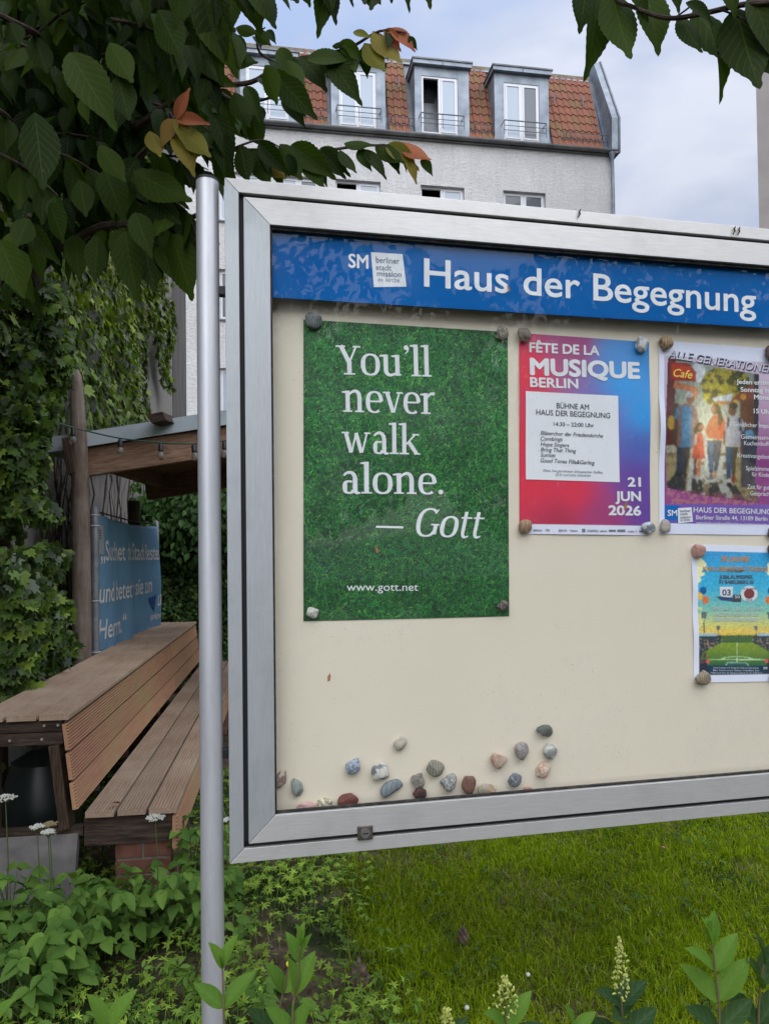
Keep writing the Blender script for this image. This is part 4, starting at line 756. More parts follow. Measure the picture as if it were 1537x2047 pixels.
# ridge flashing
MB().box(XL2-.1, tx1+.05, BACK-.06, BACK+.30, ZE+RISE-.03, ZE+RISE+.10).build('ridge_flashing', noisy('lichen_metal', (.12, .115, .09), (.24, .22, .16), 5, .8, .1), apt)
MB().bar((XL2, BACK-.08, ZE+RISE-.07), (tx1, BACK-.08, ZE+RISE-.07), .05, .05).build('ridge_trim', ZINC, apt)
# gutter: half round, with seams
P = [(-.16+.085*math.cos(t), .085*math.sin(t)) for t in np.linspace(math.pi, 2*math.pi, 9)]
m = MB(); Vg = [(x, y, ZE-.02+z) for x in (XL2, XR+.05) for y, z in P]; m.add(Vg, [(k, k+1, 9+k+1, 9+k) for k in range(8)]); m.box(XL2, XR+.05, -.09, -.01, ZE-.14, ZE-.005)
m.build('gutter', noisy('gutter_zinc', (.10, .10, .10), (.19, .19, .185), 2, .55, .4), apt)
x = XR-.6
while x > XL2:
    MB().tube([(x, -.16+.089*math.cos(t), ZE-.02+.089*math.sin(t)) for t in np.linspace(math.pi, 2*math.pi, 7)], .006, 5).build('gutter_seam', ZINCD, apt); x -= 1.5
for x0, x1 in ((1118, 1214), (768, 830), (936, 996), (568, 655)):
    a, b = AF.hit(x0, 265, .08)[0], AF.hit(x1, 270, .08)[0]; z0 = ZE+.30; m = MB(); m.tube([(a, -.02, z0+.22), (b, -.02, z0+.22)], .012, 5).tube([(a, .0, z0), (b, .0, z0)], .012, 5)
    for k in range(int((b-a)/.13)+1): m.tube([(a+k*.13, -.02, z0+.23), (a+k*.13, 0.0, z0-.02)], .009, 4)
    for xx in (a+.2, b-.2): m.tube([(xx, -.02, z0+.2), (xx, .15, z0+.1)], .012, 4)
    m.build('snow_guard', RAILM, apt)
for x, y in ((1105, 198), (1162, 204), (958, 180), (796, 168), (629, 153)):
    a, z = AF.hit(x, y, .55); MB().bar((a, .50, z-.12), (a, .42, z+.10), .035, .04).build('roof_hook', ZINC, apt)
# dormers
def dormer(D, x0=None, w=None):
    (xa, xb, wa, wb_, yt, ys, yw, yb, yc, kd) = D; yf = -.05
    fx0, ztop = AF.hit(xa+6, yt, yf-.12) if x0 is None else (x0, None); fx1 = AF.hit(xb, yt, yf)[0] if w is None else x0+w
    zt = AF.hit((xa+xb)/2, yt+6, yf-.17)[1]; zs = AF.hit((xa+xb)/2, ys+3, yf-.1)[1]; zw = AF.hit((wa+wb_)/2, yw+1, yf)[1]; zb = ZE+.10
    if x0 is None: fx0 = AF.hit(xa+7, 200, yf)[0]; wx0, wx1 = AF.hit(wa, 200, yf)[0], AF.hit(wb_, 200, yf)[0]
    else: wx0, wx1 = x0+.16, x0+w-.22
    back = 1.4
    d = MB().prism([(fx0-.07, yf-.14, zs), (fx0-.07, yf-.14, zt-.03), (fx0-.07, back+.3, zt+.10), (fx0-.07, back+.3, zs)], (fx1-fx0+.13, 0, 0)).build('dormer_roof', ZINC, apt)
    MB().box(fx0-.10, fx1+.09, yf-.17, yf+.9, zt-.03, zt+.015).build('roof_edge', ZINCD, d)
    c = (fx0+fx1)/2; MB().box(c-.01, c+.01, yf-.155, yf-.14, zs, zt-.03).build('seam', ZINCD, d)
    for p, q, ch in ((fx0, wx0-.005, 'cheek'), (wx1+.005, fx1, 'cheek')):
        MB().prism([(p, yf, ZE-.02), (p, yf, zs-.003), (p, back, zs-.003), (p, .04, ZE-.02)], (q-p, 0, 0)).build(ch, ZINC, d)
    MB().box(wx0-.005, wx1+.005, yf+.01, yf+.2, zw+.01, zs-.004).build('lintel', ZINC, d); MB().box(wx0-.005, wx1+.005, yf-.02, yf+.2, ZE-.02, zb-.002).build('apron', ZINC, d)
    window(wx0, wx1, zb, zw+.008, yf+.06, kd, d if False else apt)
    rl = MB(); r0, r1 = wx0-.10, wx1+.10; zr_ = zb+.42
    rl.tube([(r0, yf-.02, zr_), (r0, yf-.30, zr_), (r1, yf-.30, zr_), (r1, yf-.02, zr_)], .017, 6).tube([(r0, yf-.30, zr_-.16), (r1, yf-.30, zr_-.16)], .010, 5).tube([(r0, yf-.30, zr_-.30), (r1, yf-.30, zr_-.30)], .010, 5)
    for xx in (r0, (r0+r1)/2, r1): rl.tube([(xx, yf-.30, zr_), (xx, yf-.30, zb)], .012, 5)
    rl.build('dormer_railing', RAILM, apt)
for D in DORM: dormer(D)
dormer((500, 560, 500, 552, 90, 106, 131, 250, 120, 'pp'), DX[3][0], DX[3][1]-DX[3][0])
# gable end in zinc and its downpipe
gx0_, gx1_ = AF.hit(1209, 250, .2)[0], AF.hit(1234, 250, -.2)[0]; zk = AF.hit(1231, 235, -.25)[1]; ztp = AF.hit(1213, 129, 1.0)[1]
MB().prism([(gx0_, -.22, ZE-.12), (gx0_, -.25, zk), (gx0_, .95, ztp), (gx0_, 3.2, ztp+.1), (gx0_, 3.2, ZE-.12)], (gx1_-gx0_, 0, 0)).build('gable_parapet', ZINC, apt)
MB().prism([(gx0_-.12, -.02, ZE-.03), (gx0_-.12, .35, ZE+1.2), (gx0_-.12, BACK+.2, ztp-.25), (gx0_-.12, 3.0, ztp), (gx0_-.12, 3.0, ZE-.03)], (.118, 0, 0)).build('gable_flashing', noisy('blue_grey_zinc', (.10, .12, .15), (.17, .19, .23), 3, .5, .5), apt)
MB().prism([(gx1_+.002, -.26, ZE-.12), (gx1_+.002, -.29, zk), (gx1_+.002, .93, ztp+.04), (gx1_+.002, 3.2, ztp+.14), (gx1_+.002, 3.2, ZE-.12)], (.05, 0, 0)).build('gable_edge', ZINCD, apt)
dp = AF.hit(1225, 340, -.12)[0]; MB().tube([(dp-.05, -.16, ZE-.1), (dp-.05, -.16, ZE-.30), (dp, -.09, ZE-.75), (dp, -.09, ZE-1.1), (dp, -.09, 0)], [.11, .055, .05, .05, .05], 10).build('downpipe', ZINC, apt, smooth=True)

# ================================================================== GREY BUILDING at right
GFp = at(1513, 300, 15.); GBF = Frame((GFp[0], GFp[1], 0), yawM(R_(-32)))
gb = thing('grey_building', 'tall grey rendered wall of a neighbouring house at the right edge', 'building', GBF)
GREYR = noisy('grey_render', (.30, .27, .255), (.35, .32, .30), 1.5, .9, bump=.5, bdist=.01, bsc=50)
MB().box(0, 9, 0, 10, 0, 16).build('wall', GREYR, gb); MB().box(-.05, 9.1, -.05, 10, 16, 16.2).build('parapet_cap', ZINCD, gb)
for f in range(4):
    for k in range(2): fr = MB().box(2+k*3, 3.2+k*3, -.03, -.002, 1.5+f*3, 3+f*3).build('window', UPVC, gb); MB().box(2.07+k*3, 3.13+k*3, -.04, -.031, 1.57+f*3, 2.93+f*3).build('pane', DARKG, fr)

# ================================================================== CONCRETE WALL on the left
w1, w0 = at(345, 760, 13.), at(-2, 900, 5.); wd = w1-w0; WY = math.atan2(wd[1], wd[0])
CWF = Frame((w0[0], w0[1], 0), yawM(WY)); WLn = math.hypot(wd[0], wd[1])    # x along the wall away from us, -y faces the garden
CONC = NT('board_marked_concrete'); g = CONC.coord('Object', (7, 7, .5)); n = CONC.noise(2.2, 7, .7, g); n2 = CONC.noise(1.2, 5, .6); CONC.color(CONC.mix(n2, CONC.ramp(n, [(.38, (.16, .15, .138)), (.46, (.30, .28, .26)), (.7, (.35, .33, .305))]), (.29, .27, .245))); CONC.bump(n, .5, .02); CONC = CONC.set(.95, 0, .15)
cw = thing('concrete_wall', 'tall grey concrete firewall mostly hidden by ivy along the left side', 'wall', CWF)
pw = 1.25; k = 0; x = -4.0
while x < WLn-.01:
    x2 = min(x+pw, WLn); MB().box(x+.004, x2-.004, 0, .4, 0, 15).build('wall_panel', CONC, cw); x = x2
MB().box(-4, WLn-.02, .02, .38, 15.0, 15.1).build('coping', ZINCD, cw)
ex0, ex1 = CWF.w((WLn, 0, 0)), None
px2 = at(373, 760, 14.6); px1 = at(346.5, 760, 13.1)
DARKC = noisy('dark_plaster', (.085, .078, .072), (.15, .14, .13), 1.6, .95, scale=(3, 3, .6), bump=.4, bdist=.01)
Vw = np.array([[px1[0], px1[1]], [px2[0], px2[1]], [px2[0]-1.2, px2[1]+.9], [px1[0]-1.2, px1[1]+.6]]); mb = MB().prism([(a, b, 0) for a, b in Vw], (0, 0, 14.9))
tag(mb.build('plaster_pier', DARKC), 'dark grey plastered pier at the far end of the ivy wall', 'wall')
# ================================================================== BENCH
bd = ray(567, 1116); bdy = nrm(np.array([bd[0], bd[1], 0])); BYAW = math.atan2(-bdy[0], bdy[1]); HL, HU = .45, .90
T0 = Frame((0, 0, 0), yawM(BYAW)); o_ = T0.hitz(162.5, 1625, HL); oo = T0.w((o_[0], o_[1], 0)); BF = Frame(oo, yawM(BYAW))
xr_, y1_ = BF.hitz(355, 1618, HL); ux, uy = BF.hitz(136, 1431, HU); uxl, _ = BF.hitz(-51, 1431, HU); _, LEN = BF.hitz(395, 1242, HU); print('bench w', xr_, 'upper', ux, uxl, 'len', LEN, 'near', uy, BF.hitz(398, 1328, HL))
bench = thing('stepped_bench', 'long two tier brown decking bench running away beside the board', 'bench', BF)
def deckmat(name, c0, c1, c2):
    t = NT(name); g = t.coord('Object', (14, .8, 14)); n, n2 = t.noise(5, 7, .7, g), t.noise(2.0, 5, .65); n3 = t.noise(130, 4, .6, t.coord('Object', (1, .5, 1))); oi = t.N('ObjectInfo')
    c = t.ramp(n, [(.3, c0), (.7, c1)]); c = t.mix(t.ramp(n2, [(.4, (0, 0, 0)), (.7, (.75, .75, .75))]), c, c2); c = t.mix(t.ramp(n3, [(.6, (0, 0, 0)), (.7, (.5, .5, .5))]), c, (.30, .25, .18)); h = t.N('HueSaturation'); t.L(t.math('MULTIPLY_ADD', oi.outputs['Random'], .3, .85), h.inputs['Value']); t.L(c, h.inputs['Color']); t.color(h.outputs[0]); t.bump(n, .3, .002); return t.set(.85, 0, .2)
DECK = deckmat('brown_decking_top', (.27, .18, .12), (.42, .30, .21), (.48, .38, .28)); DECKF = deckmat('red_brown_decking_face', (.40, .20, .12), (.52, .29, .18), (.42, .32, .15))
OLDW = NT('dark_weathered_timber'); n = OLDW.noise(6, 8, .7, OLDW.coord('Object', (1.2, 12, 12))); OLDW.color(OLDW.ramp(n, [(.3, (.018, .013, .010)), (.5, (.06, .042, .032)), (.72, (.13, .095, .07))])); OLDW.bump(n, .8, .006); OLDW = OLDW.set(.9, 0, .2)
OLDV = NT('dark_weathered_upright'); n = OLDV.noise(6, 8, .7, OLDV.coord('Object', (14, 14, 1.2))); OLDV.color(OLDV.ramp(n, [(.3, (.022, .015, .011)), (.5, (.075, .047, .032)), (.72, (.15, .10, .07))])); OLDV.bump(n, .8, .006); OLDV = OLDV.set(.9, 0, .2)
def plank(x0, x1, z0, z1, ny, y0, y1, name, mat, grooves=9, t=.026):
    """a grooved deck board whose ribbed face runs from (x0,z0) to (x1,z1) in section; ny = which side is up"""
    a, b = np.array([x0, z0]), np.array([x1, z1]); w = np.linalg.norm(b-a); e = (b-a)/w; n = np.array([-e[1], e[0]])*ny; P = []
    for k in range(grooves):
        u0, u1 = k/grooves, (k+1)/grooves; r = .5/grooves
        for u, d in ((u0+r*.6, 0), (u1-r*.9, 0), (u1-r*.5, -.0095), (u1+r*.2 if k < grooves-1 else u1-r*.5, -.0095)): P.append(a+e*w*u+n*d)
    P += [b-n*t-e*.004, a-n*t+e*.004]; m = MB().prism([(p[0], y0, p[1]) for p in P], (0, y1-y0, 0)); return m.build(name, mat, bench)
rp = np.random.default_rng(4); joints = [LEN*.50]
def run(x0, x1, z0, z1, ny, name, mat, ns=1, js=(), off=0):
    g = .008
    for k in range(ns):
        a0, a1 = k/ns, (k+1)/ns; w = math.hypot(x1-x0, z1-z0); q = g/w/2
        ys = [off]+list(js)+[LEN]
        for j in range(len(ys)-1):
            e = rp.uniform(-.006, .010) if j == 0 else .003
            plank(x0+(x1-x0)*(a0+q), x0+(x1-x0)*(a1-q), z0+(z1-z0)*(a0+q)+rp.uniform(-.001, .001), z0+(z1-z0)*(a1-q), ny, ys[j]+e, ys[j+1]-.003, name, mat)
run(uxl, ux+.0, HU, HU, 1, 'tread_board', DECK, 3)
run(ux-.012, -.01, HU-.035, HL+.01, 1, 'riser_board', DECKF, 3, (LEN*.62,))
run(.01, xr_, HL, HL, 1, 'seat_board', DECK, 3)
run(xr_-.002, xr_-.004, HL-.033, HL-.20, 1, 'front_board', DECKF, 1)
bx = BF.hitz(345, 1680, .3)[0]
# frames underneath
for j, yy in enumerate(np.linspace(.06, LEN-.1, 5)):
    MB().bar((uxl+.0, yy, HU-.085), (ux-.04, yy, HU-.085), .045, .11).build('frame_rail', OLDW, bench, bevel=.002) if j else [MB().bar((uxl, yy, HU-.058), (ux-.045, yy, HU-.058), .045, .052).build('frame_rail', OLDW, bench, bevel=.002), MB().bar((uxl, yy-.004, HU-.115), (ux-.04, yy-.004, HU-.115), .045, .055).build('frame_rail', OLDW, bench, bevel=.002)]
    MB().bar((ux-.075, yy, HU-.144), (-.075, yy, HL-.075), .045, .105, up=(0, 1, 0)).build('frame_leg', OLDV, bench, bevel=.002)
    MB().bar((uxl+.075, yy, HU-.144), (uxl+.075, yy, .05), .045, .10, up=(0, 1, 0)).build('frame_leg', OLDV, bench, bevel=.002)
    MB().bar((uxl, yy-.002, HL-.095), (.0, yy-.002, HL-.095), .05, .040).build('frame_rail', OLDW, bench, bevel=.002)
    MB().bar((.004, yy+.01, HL-.10), (xr_-.035, yy+.01, HL-.10), .07, .13).build('frame_beam', OLDW, bench, bevel=.002)
    for (xx, zz) in ((ux-.06, HU-.053), (ux-.12, HU-.053), (uxl+.16, HU-.115), (ux-.13, HU-.115), (-.12, HL-.095)):
        if j == 0: disc(xx, zz, .0065, yy-.034, yy-.026).build('screw', noisy('steel_screw', (.4, .4, .4), (.6, .6, .6), 60, .35, .8), bench)
BRK = noisy('red_brick', (.15, .06, .038), (.23, .10, .065), 18, .9, bump=.5, bdist=.003, rnd=.3, bsc=60); MOR = noisy('mortar', (.16, .14, .12), (.24, .22, .19), 30, .95)
for j, yy in enumerate((.06, 1.8, 3.4, LEN-.2)):
    pier = MB().box(xr_-.29, xr_-.045, yy+.004, yy+.24, .0, HL-.172).build('brick_pier', MOR, bench); z = -.02; r_ = 0
    while z < HL-.24:
        for (a, b) in (((-.295, -.175), (-.165, -.04)) if r_ % 2 else ((-.295, -.04),)):
            MB().box(xr_+a, xr_+b, yy, yy+.245, z, z+.066).build('brick', BRK, pier, bevel=.003)
        z += .076; r_ += 1
# slab, tub and board near the bench's open end
SLABM = noisy('grey_concrete_slab', (.13, .12, .115), (.21, .195, .185), 9, .9, bump=.3, bdist=.003)
s0 = at(0, 1700, 3.2); sf = Frame(BF.w((-.30, -.02, 0)), yawM(BYAW)); 
m = MB().bar((-.32, .02, .20), (.28, .02, .20), .05, .30, up=(0, .35, 1)); ob = m.build('paving_slab', SLABM, None, bevel=.004); ob.matrix_basis = sf.mat(); WM[ob.name] = sf.mat(); tag(ob, 'grey concrete slab leaning against the end of the bench', 'paving slab')
tb = Frame(BF.w((-.33, .55, 0)), yawM(0)); o = MB().tube([(0, 0, .02), (0, 0, .06), (0, 0, .40), (0, 0, .56), (0, 0, .62)], [.10, .17, .20, .15, .05], 20).build('water_can', flat('dark_green_plastic', (.012, .018, .018), .4), None, smooth=True); o.matrix_basis = tb.mat(); tag(o, 'dark plastic tub stored under the near end of the bench', 'tub')
o = MB().box(-.40, -.16, 1.0, 1.015, .25, .74).build('white_panel', flat('off_white_board', (.45, .44, .46), .6), None); o.matrix_basis = BF.mat(); tag(o, 'off white board stored under the bench behind the dark tub', 'board')

# ================================================================== LOG POST and SHELTER
LOGM = NT('weathered_log'); n = LOGM.noise(5, 8, .7, LOGM.coord('Object', (9, 9, .8))); n2 = LOGM.noise(3, 4, .6); LOGM.color(LOGM.mix(LOGM.ramp(n2, [(.45, (0, 0, 0)), (.65, (.6, .6, .6))]), LOGM.ramp(n, [(.3, (.09, .066, .052)), (.55, (.21, .155, .12)), (.75, (.30, .235, .19))]), (.33, .28, .24))); LOGM.bump(n, .7, .01); LOGM = LOGM.set(.9, 0, .2)
YL = 5.45; pl = [at(x, y, YL) for x, y in ((166, 1400), (165, 1325), (164, 1150), (162, 1000), (160, 900), (155, 800), (154, 770), (154.5, 750), (154.5, 739))]; wl_ = [38, 37, 36, 34, 31, 27, 23, 17, 6]
b_ = pl[0].copy(); L0 = np.array([b_[0]+.02, YL, 0.]); lg = thing('log_post', 'weathered grey brown log post with a rounded tip beside the shelter roof', 'post', loc=tuple(L0))
npts = [L0-np.array([0, 0, .2])]+pl; MB().tube(npts, [w/2*YL/FPX for w in [39]+wl_], 18, .012).build('trunk', LOGM, lg, world=True, smooth=True)
SHW = NT('shelter_timber'); n = SHW.noise(4, 7, .65, SHW.coord('Object', (1.2, 6, 10)), 1.2); SHW.color(SHW.ramp(n, [(.3, (.17, .095, .06)), (.5, (.30, .18, .12)), (.7, (.42, .29, .21))])); SHW.bump(n, .3, .004); SHW = SHW.set(.8, 0, .25)
SHD = noisy('shelter_dark_timber', (.09, .046, .028), (.19, .10, .058), 6, .85, scale=(1, 5, 5)); SHEET = noisy('blue_grey_roof_sheet', (.42, .49, .53), (.52, .59, .63), 4, .5, .1)
Y0 = 5.55; A_ = at(102, 897, Y0); B_ = at(455, 842, Y0); dirr = nrm(B_-A_); SLP = math.asin(dirr[2]); SF = Frame(A_, np.array([[math.cos(SLP), 0, -math.sin(SLP)], [0, 1, 0], [math.sin(SLP), 0, math.cos(SLP)]]))
shel = thing('shelter', 'open timber shelter with a sloping sheet metal roof behind the bench', 'shelter', SF)
RX = 3.4; RD = 1.95
MB().box(-.0, RX, -.03, RD+.1, -.012, .035).build('roof_sheet', SHEET, shel); MB().box(-.01, RX, -.05, -.032, -.035, .075).build('roof_flashing', SHEET, shel); MB().box(-.03, -.011, -.05, RD+.1, -.035, .05).build('side_flashing', SHEET, shel)
fx = SF.hit(178, 900)[0]; hb = .21
MB().box(.12, RX, -.005, .055, -.036-hb, -.037).build('fascia_board', SHW, shel, bevel=.003)
xx = .10; k = 0
while xx < RX-.05:
    MB().box(xx+.003, xx+.137, .0565, RD, -.04, -.0135).build('roof_board', SHD, shel); xx += .14
for yy in (RD-.12,): MB().box(.10, RX, yy, yy+.08, -.26, -.042).build('rear_beam', SHD, shel)
for xx in (.22, 1.35, 2.5): MB().box(xx, xx+.07, .056, RD-.122, -.16, -.0405).build('rafter', SHD, shel)
# short beam stubs
st = SF.hit(144, 905, -.1)[0]; MB().box(st-.035, st+.03, -.16, -.055, -.24, .03).build('beam_end', OLDV, shel, bevel=.003)
a = SF.hit(332, 842, -.05)[0]; MB().prism([(a-.08, -.26, .08), (a-.05, -.26, .015), (a+.06, -.26, .02), (a+.04, -.26, .085)], (0, .3, .02)).build('roof_block', OLDW, shel)
# rear posts (round) and a hidden right hand pair
for x_, y_ in ((SF.hit(275, 1010, RD)[0], RD-.08), (RX-.2, RD-.08), (RX-.2, .1)):
    top = SF.w((x_, y_, -.25)); P = [(top[0], top[1], -.2), (top[0], top[1], 1.2), tuple(top)]; MB().tube(P, .058, 14, .01).build('post', noisy('dark_round_post', (.04, .025, .018), (.10, .065, .045), 6, .9, scale=(6, 6, 1)), shel, world=True, smooth=True)
# ================================================================== BANNER on its pipe
YB = 5.62; q0, q1 = at(190, 1022, YB), at(191, 1306, YB); r0, r1 = at(313, 1049, 8.0), at(321, 1242, 8.0); u_ = r0-q0; ang = math.atan2(u_[1], u_[0]); LB = math.hypot(u_[0], u_[1]); BNF = Frame((q0[0], q0[1], 0), yawM(ang)); zt0, zb0 = q0[2], q1[2]-.05
bn = thing('banner', 'blue fabric banner with white lettering tied to a galvanised pipe', 'banner', BNF)
zt1 = r0[2]
def bnx(x, z):      # folds
    f = (z-zb0)/(zt0-zb0); return .025*np.sin(x*4.2+1.0+.8*f)*(.3+.7*(1-f))+.018*np.sin(x*9.5+2.4*f+.5)*(1-.4*f)-.02*np.sin(f*3.1)
g = np.meshgrid(np.linspace(.03, LB-.02, 110), np.linspace(0, 1, 40)); bxx = g[0].ravel(); fz = g[1].ravel(); bzz = zb0+fz*((zt0-.02)+(zt1-zt0)*bxx/LB-.03*np.sin(bxx/LB*3.14)-zb0)
BANM = NT('blue_banner_fabric'); n = BANM.noise(2.5, 4); BANM.color(BANM.ramp(n, [(.3, (.12, .25, .37)), (.7, (.16, .31, .45))])); BANM.bump(BANM.noise(5, 4, .5, BANM.coord('Object', (2, 1, 1)), 1.), .6, .03); BANM = BANM.set(.6, 0, .3)
i = np.arange(109)[None]+np.arange(39)[:, None]*110
so_ = None
bo = npmesh('fabric', np.stack([bxx, bnx(bxx, bzz), bzz], -1), np.stack([i, i+1, i+111, i+110], -1).reshape(-1, 4), BANM, bn, smooth=True); mo = bo.modifiers.new('s', 'SOLIDIFY'); mo.thickness = .002; mo.offset = 1
BTX = flat('banner_print', (.72, .70, .68), .6)
def btext(body, x0, x1, z, h):
    V, F, L = text2d(body, .012); V = V.copy(); a, b = V[:, 0].min(), V[:, 0].max(); X = x0+(V[:, 0]-a)/(b-a)*(x1-x0); Z = z+V[:, 1]/CAPH*h; npmesh('lettering', np.stack([X, bnx(X, Z)-.006-L*.00008, Z], -1), F, BTX, bo)
btext('„Suchet der Stadt Bestes', .12, LB-.08, 1.60, .155); btext('und betet für sie zum', .12, LB-.35, 1.27, .155); btext('Herrn.“', .16, .85, .98, .155)
P = [(LB-.50, 1.21), (LB-.22, 1.23), (LB-.25, 1.06)]; npmesh('emblem', np.array([(x, bnx(x, z)-.005, z) for x, z in P]), [(2, 1, 0)], flat('emblem_blue', (.03, .07, .22)), bo); P = [(LB-.16, 1.22), (LB-.04, 1.23), (LB-.06, 1.12), (LB-.17, 1.11)]; npmesh('emblem', np.array([(x, bnx(x, z)-.005, z) for x, z in P]), [(3, 2, 1, 0)], BTX, bo)
btext('pankow', LB-.36, LB-.06, .98, .07)
GALV = noisy('galvanised_pipe', (.20, .22, .24), (.30, .32, .34), 20, .5, .5)
MB().tube([(0, 0, 0), (0, 0, zt0+.03), (0, 0, zt0+.035)], [.032, .032, .02], 14).build('pipe', GALV, bn, smooth=True); MB().tube([(LB, 0, 0), (LB, 0, zt1+.03), (LB, 0, zt1+.04)], [.028, .028, .02], 12).build('pipe', GALV, bn, smooth=True); MB().tube([(0, .0, zt0), (LB/2, .0, (zt0+zt1)/2-.015), (LB, .0, zt1)], .006, 6).build('rope', RUB, bn)
for z in (zt0-.03, zt0-.11, zt0-.68, zb0+.06): 
    a = np.linspace(0, 6.28, 12); MB().tube([(.036*math.cos(t), .036*math.sin(t), z) for t in a], .0035, 5).build('cable_tie', UPVC, bn)
P = [(.05, zt0-.10), (.17, zt0-.105), (.17, zt0-.33), (.05, zt0-.325)]; nt_ = npmesh('notice_tag', np.array([(x, bnx(x, z)-.008, z) for x, z in P]), [(3, 2, 1, 0)], flat('tag_paper', (.34, .34, .32)), bo)
for z in (.145, .165, .185, .205): m = MB(); m.box(.065, .155, float(bnx(.1, zt0-z))-.0105, float(bnx(.1, zt0-z))-.0095, zt0-z, zt0-z+.006).build('print_line', INK, bn)
# ================================================================== FESTOON LIGHTS
YG = 4.9; cp = [(-40, 800), (18, 812), (40, 822), (150, 856), (235, 876), (322, 886), (390, 888), (450, 881), (600, 870)]
Pg = np.array([at(x, y, YG+(.35 if x > 100 else .1)) for x, y in cp]); tt = np.linspace(0, len(cp)-1, 60); Pg2 = np.stack([np.interp(tt, range(len(cp)), Pg[:, k]) for k in range(3)], -1); K_ = np.ones(5)/5; Ps = Pg2.copy(); Ps[2:-2] = np.stack([np.convolve(Pg2[:, k], K_, 'valid') for k in range(3)], -1)
fl_ = thing('festoon_lights', 'green cable of unlit round bulbs strung between the ivy and the shelter', 'string lights', loc=tuple(Ps[10])); MB().tube(Ps, .0052, 6).build('cable', flat('green_cable', (.012, .075, .055), .5), fl_, world=True, smooth=True)
BULB = NT('clear_bulb_glass'); BULB.color((.55, .52, .46)); BULB.b.inputs['Transmission Weight'].default_value = .75; BULB.b.inputs['IOR'].default_value = 1.25; BULB = BULB.set(.05, 0, .7)
SOCK = flat('black_socket', (.015, .015, .018), .5)
for x in (38, 146, 238, 323, 391, 449, 520):
    pxs = np.array([proj(p)[0] for p in Ps]); j = int(np.argmin(np.abs(pxs-x))); p = Ps[j]; t_ = rp.uniform(-.12, .12); d = nrm(np.array([t_, 0, -1.])); a = p+d*.005
    s_ = MB().tube([a, a+d*.012, a+d*.05, a+d*.055], [.010, .017, .019, .015], 12).build('socket', SOCK, fl_, world=True, smooth=True); b = a+d*.056
    MB().tube([b, b+d*.008, b+d*.022, b+d*.040, b+d*.054, b+d*.062], [.011, .016, .023, .026, .018, .003], 14).build('bulb', BULB, s_, world=True, smooth=True)
# ================================================================== LEAF SHAPES
def leaf_grid(rows, wfun, cols=(-1, -.5, 0, .5, 1), fold=.12, droop=.18, serr=0.):
    V, UV = [], []
    for k in range(rows+1):
        v = k/rows; w = wfun(v)*(1-serr*(k % 2)*(0 < k < rows))
        for c in cols: V.append((w*c, v-.06*v*v, abs(c)*w*fold*2-droop*v*v)); UV.append((.5+.5*c, v))
    n = len(cols); F = [(k*n+j, k*n+j+1, (k+1)*n+j+1, (k+1)*n+j) for k in range(rows) for j in range(n-1)]
    return np.array(V), np.array(F), np.array(UV)
def ovate(v, w=.27, tip=.86):
    a = np.sin(np.pi*min(v/.92, 1)**.78)**.9 if v < .92 else 0
    return max(w*a, .012+.045*max(0, 1-abs(v-.9)/.12) if v < 1 else .002)
BIGLEAF = leaf_grid(26, lambda v: ovate(v, .25), serr=.07, fold=.10, droop=.10)
BIGLEAF2 = leaf_grid(26, lambda v: ovate(v, .225), serr=.07, fold=.22, droop=.18)
BIGLEAF3 = leaf_grid(26, lambda v: ovate(v, .25), serr=.07, fold=-.08, droop=-.08)
MIDLEAF = leaf_grid(7, lambda v: ovate(v, .26), cols=(-1, 0, 1), fold=.18, droop=.2)
PRIVL = leaf_grid(12, lambda v: .20*np.sin(np.pi*v**.85)**.85+.004, cols=(-1, -.5, 0, .5, 1), fold=.25, droop=.12)
def fan(pts, droop=.0):
    V = [(0, .0, 0)]+[(x, y, -droop*(x*x+y*y)-.0) for x, y in pts]; n = len(pts); V = np.array(V); return V, np.array([(0, i+1, i+2) for i in range(n-1)])
IVYV, IVYF = fan([(.0, -.03), (.30, -.10), (.46, .22), (.26, .38), (.30, .66), (.10, .62), (0, .98), (-.10, .62), (-.30, .66), (-.26, .38), (-.46, .22), (-.30, -.10), (0, -.03)], .22)
def tri_leaf():    # ground elder: three leaflets
    V, F = [], []
    for a in (-62, 0, 62):
        m = leaf_grid(4, lambda v: .20*np.sin(np.pi*max(v, .01)**.8)**.8+.003, cols=(-1, 0, 1), fold=.2, droop=.25); t = R_(a); c, s = math.cos(t), math.sin(t); R3 = np.array([[c, s, 0], [-s, c, 0], [0, 0, 1]])
        b = sum(len(x) for x in V); V.append((m[0]*.62)@R3.T+R3@np.array([0, .12, 0])); F.append(m[1]+b)
    return np.concatenate(V), np.concatenate(F)
TRIV, TRIF = tri_leaf()
def five_leaf():
    V, F = [], []
    for a in (-100, -50, 0, 50, 100):
        pts = [(0, 0), (.11, .25), (.16, .55), (.07, .72), (.02, 1.), (-.07, .74), (-.16, .52), (-.11, .25)]; P = np.array([(x, y, -.12*y*y) for x, y in pts])*(.62 if a else .72); t = R_(a); c, s = math.cos(t), math.sin(t); R3 = np.array([[c, s, 0], [-s, c, 0], [0, 0, 1]])
        b = sum(len(x) for x in V); V.append(P@R3.T); F.append(np.array([(0, i, i+1) for i in range(1, 7)])+b)
    return np.concatenate(V), np.concatenate(F)
PALV, PALF = five_leaf()
def rand_dir(n, base, spread): return nrm(np.array(base)[None]+rng.normal(size=(n, 3))*spread)
def colvar(n, cols, wts, jit=.25):
    c = np.array(cols)[rng.choice(len(cols), n, p=np.array(wts)/sum(wts))]; return np.clip(c*np.exp(rng.normal(size=(n, 1))*jit), 0, 1)
FOL = vcol('ivy_foliage', .45, .25, transl=.22); FOL2 = vcol('hedge_foliage', .5, .2, transl=.2); GRASSM = vcol('grass_blades', .7, .08, transl=.3); COVER = vcol('ground_plants', .6, .12, transl=.3)
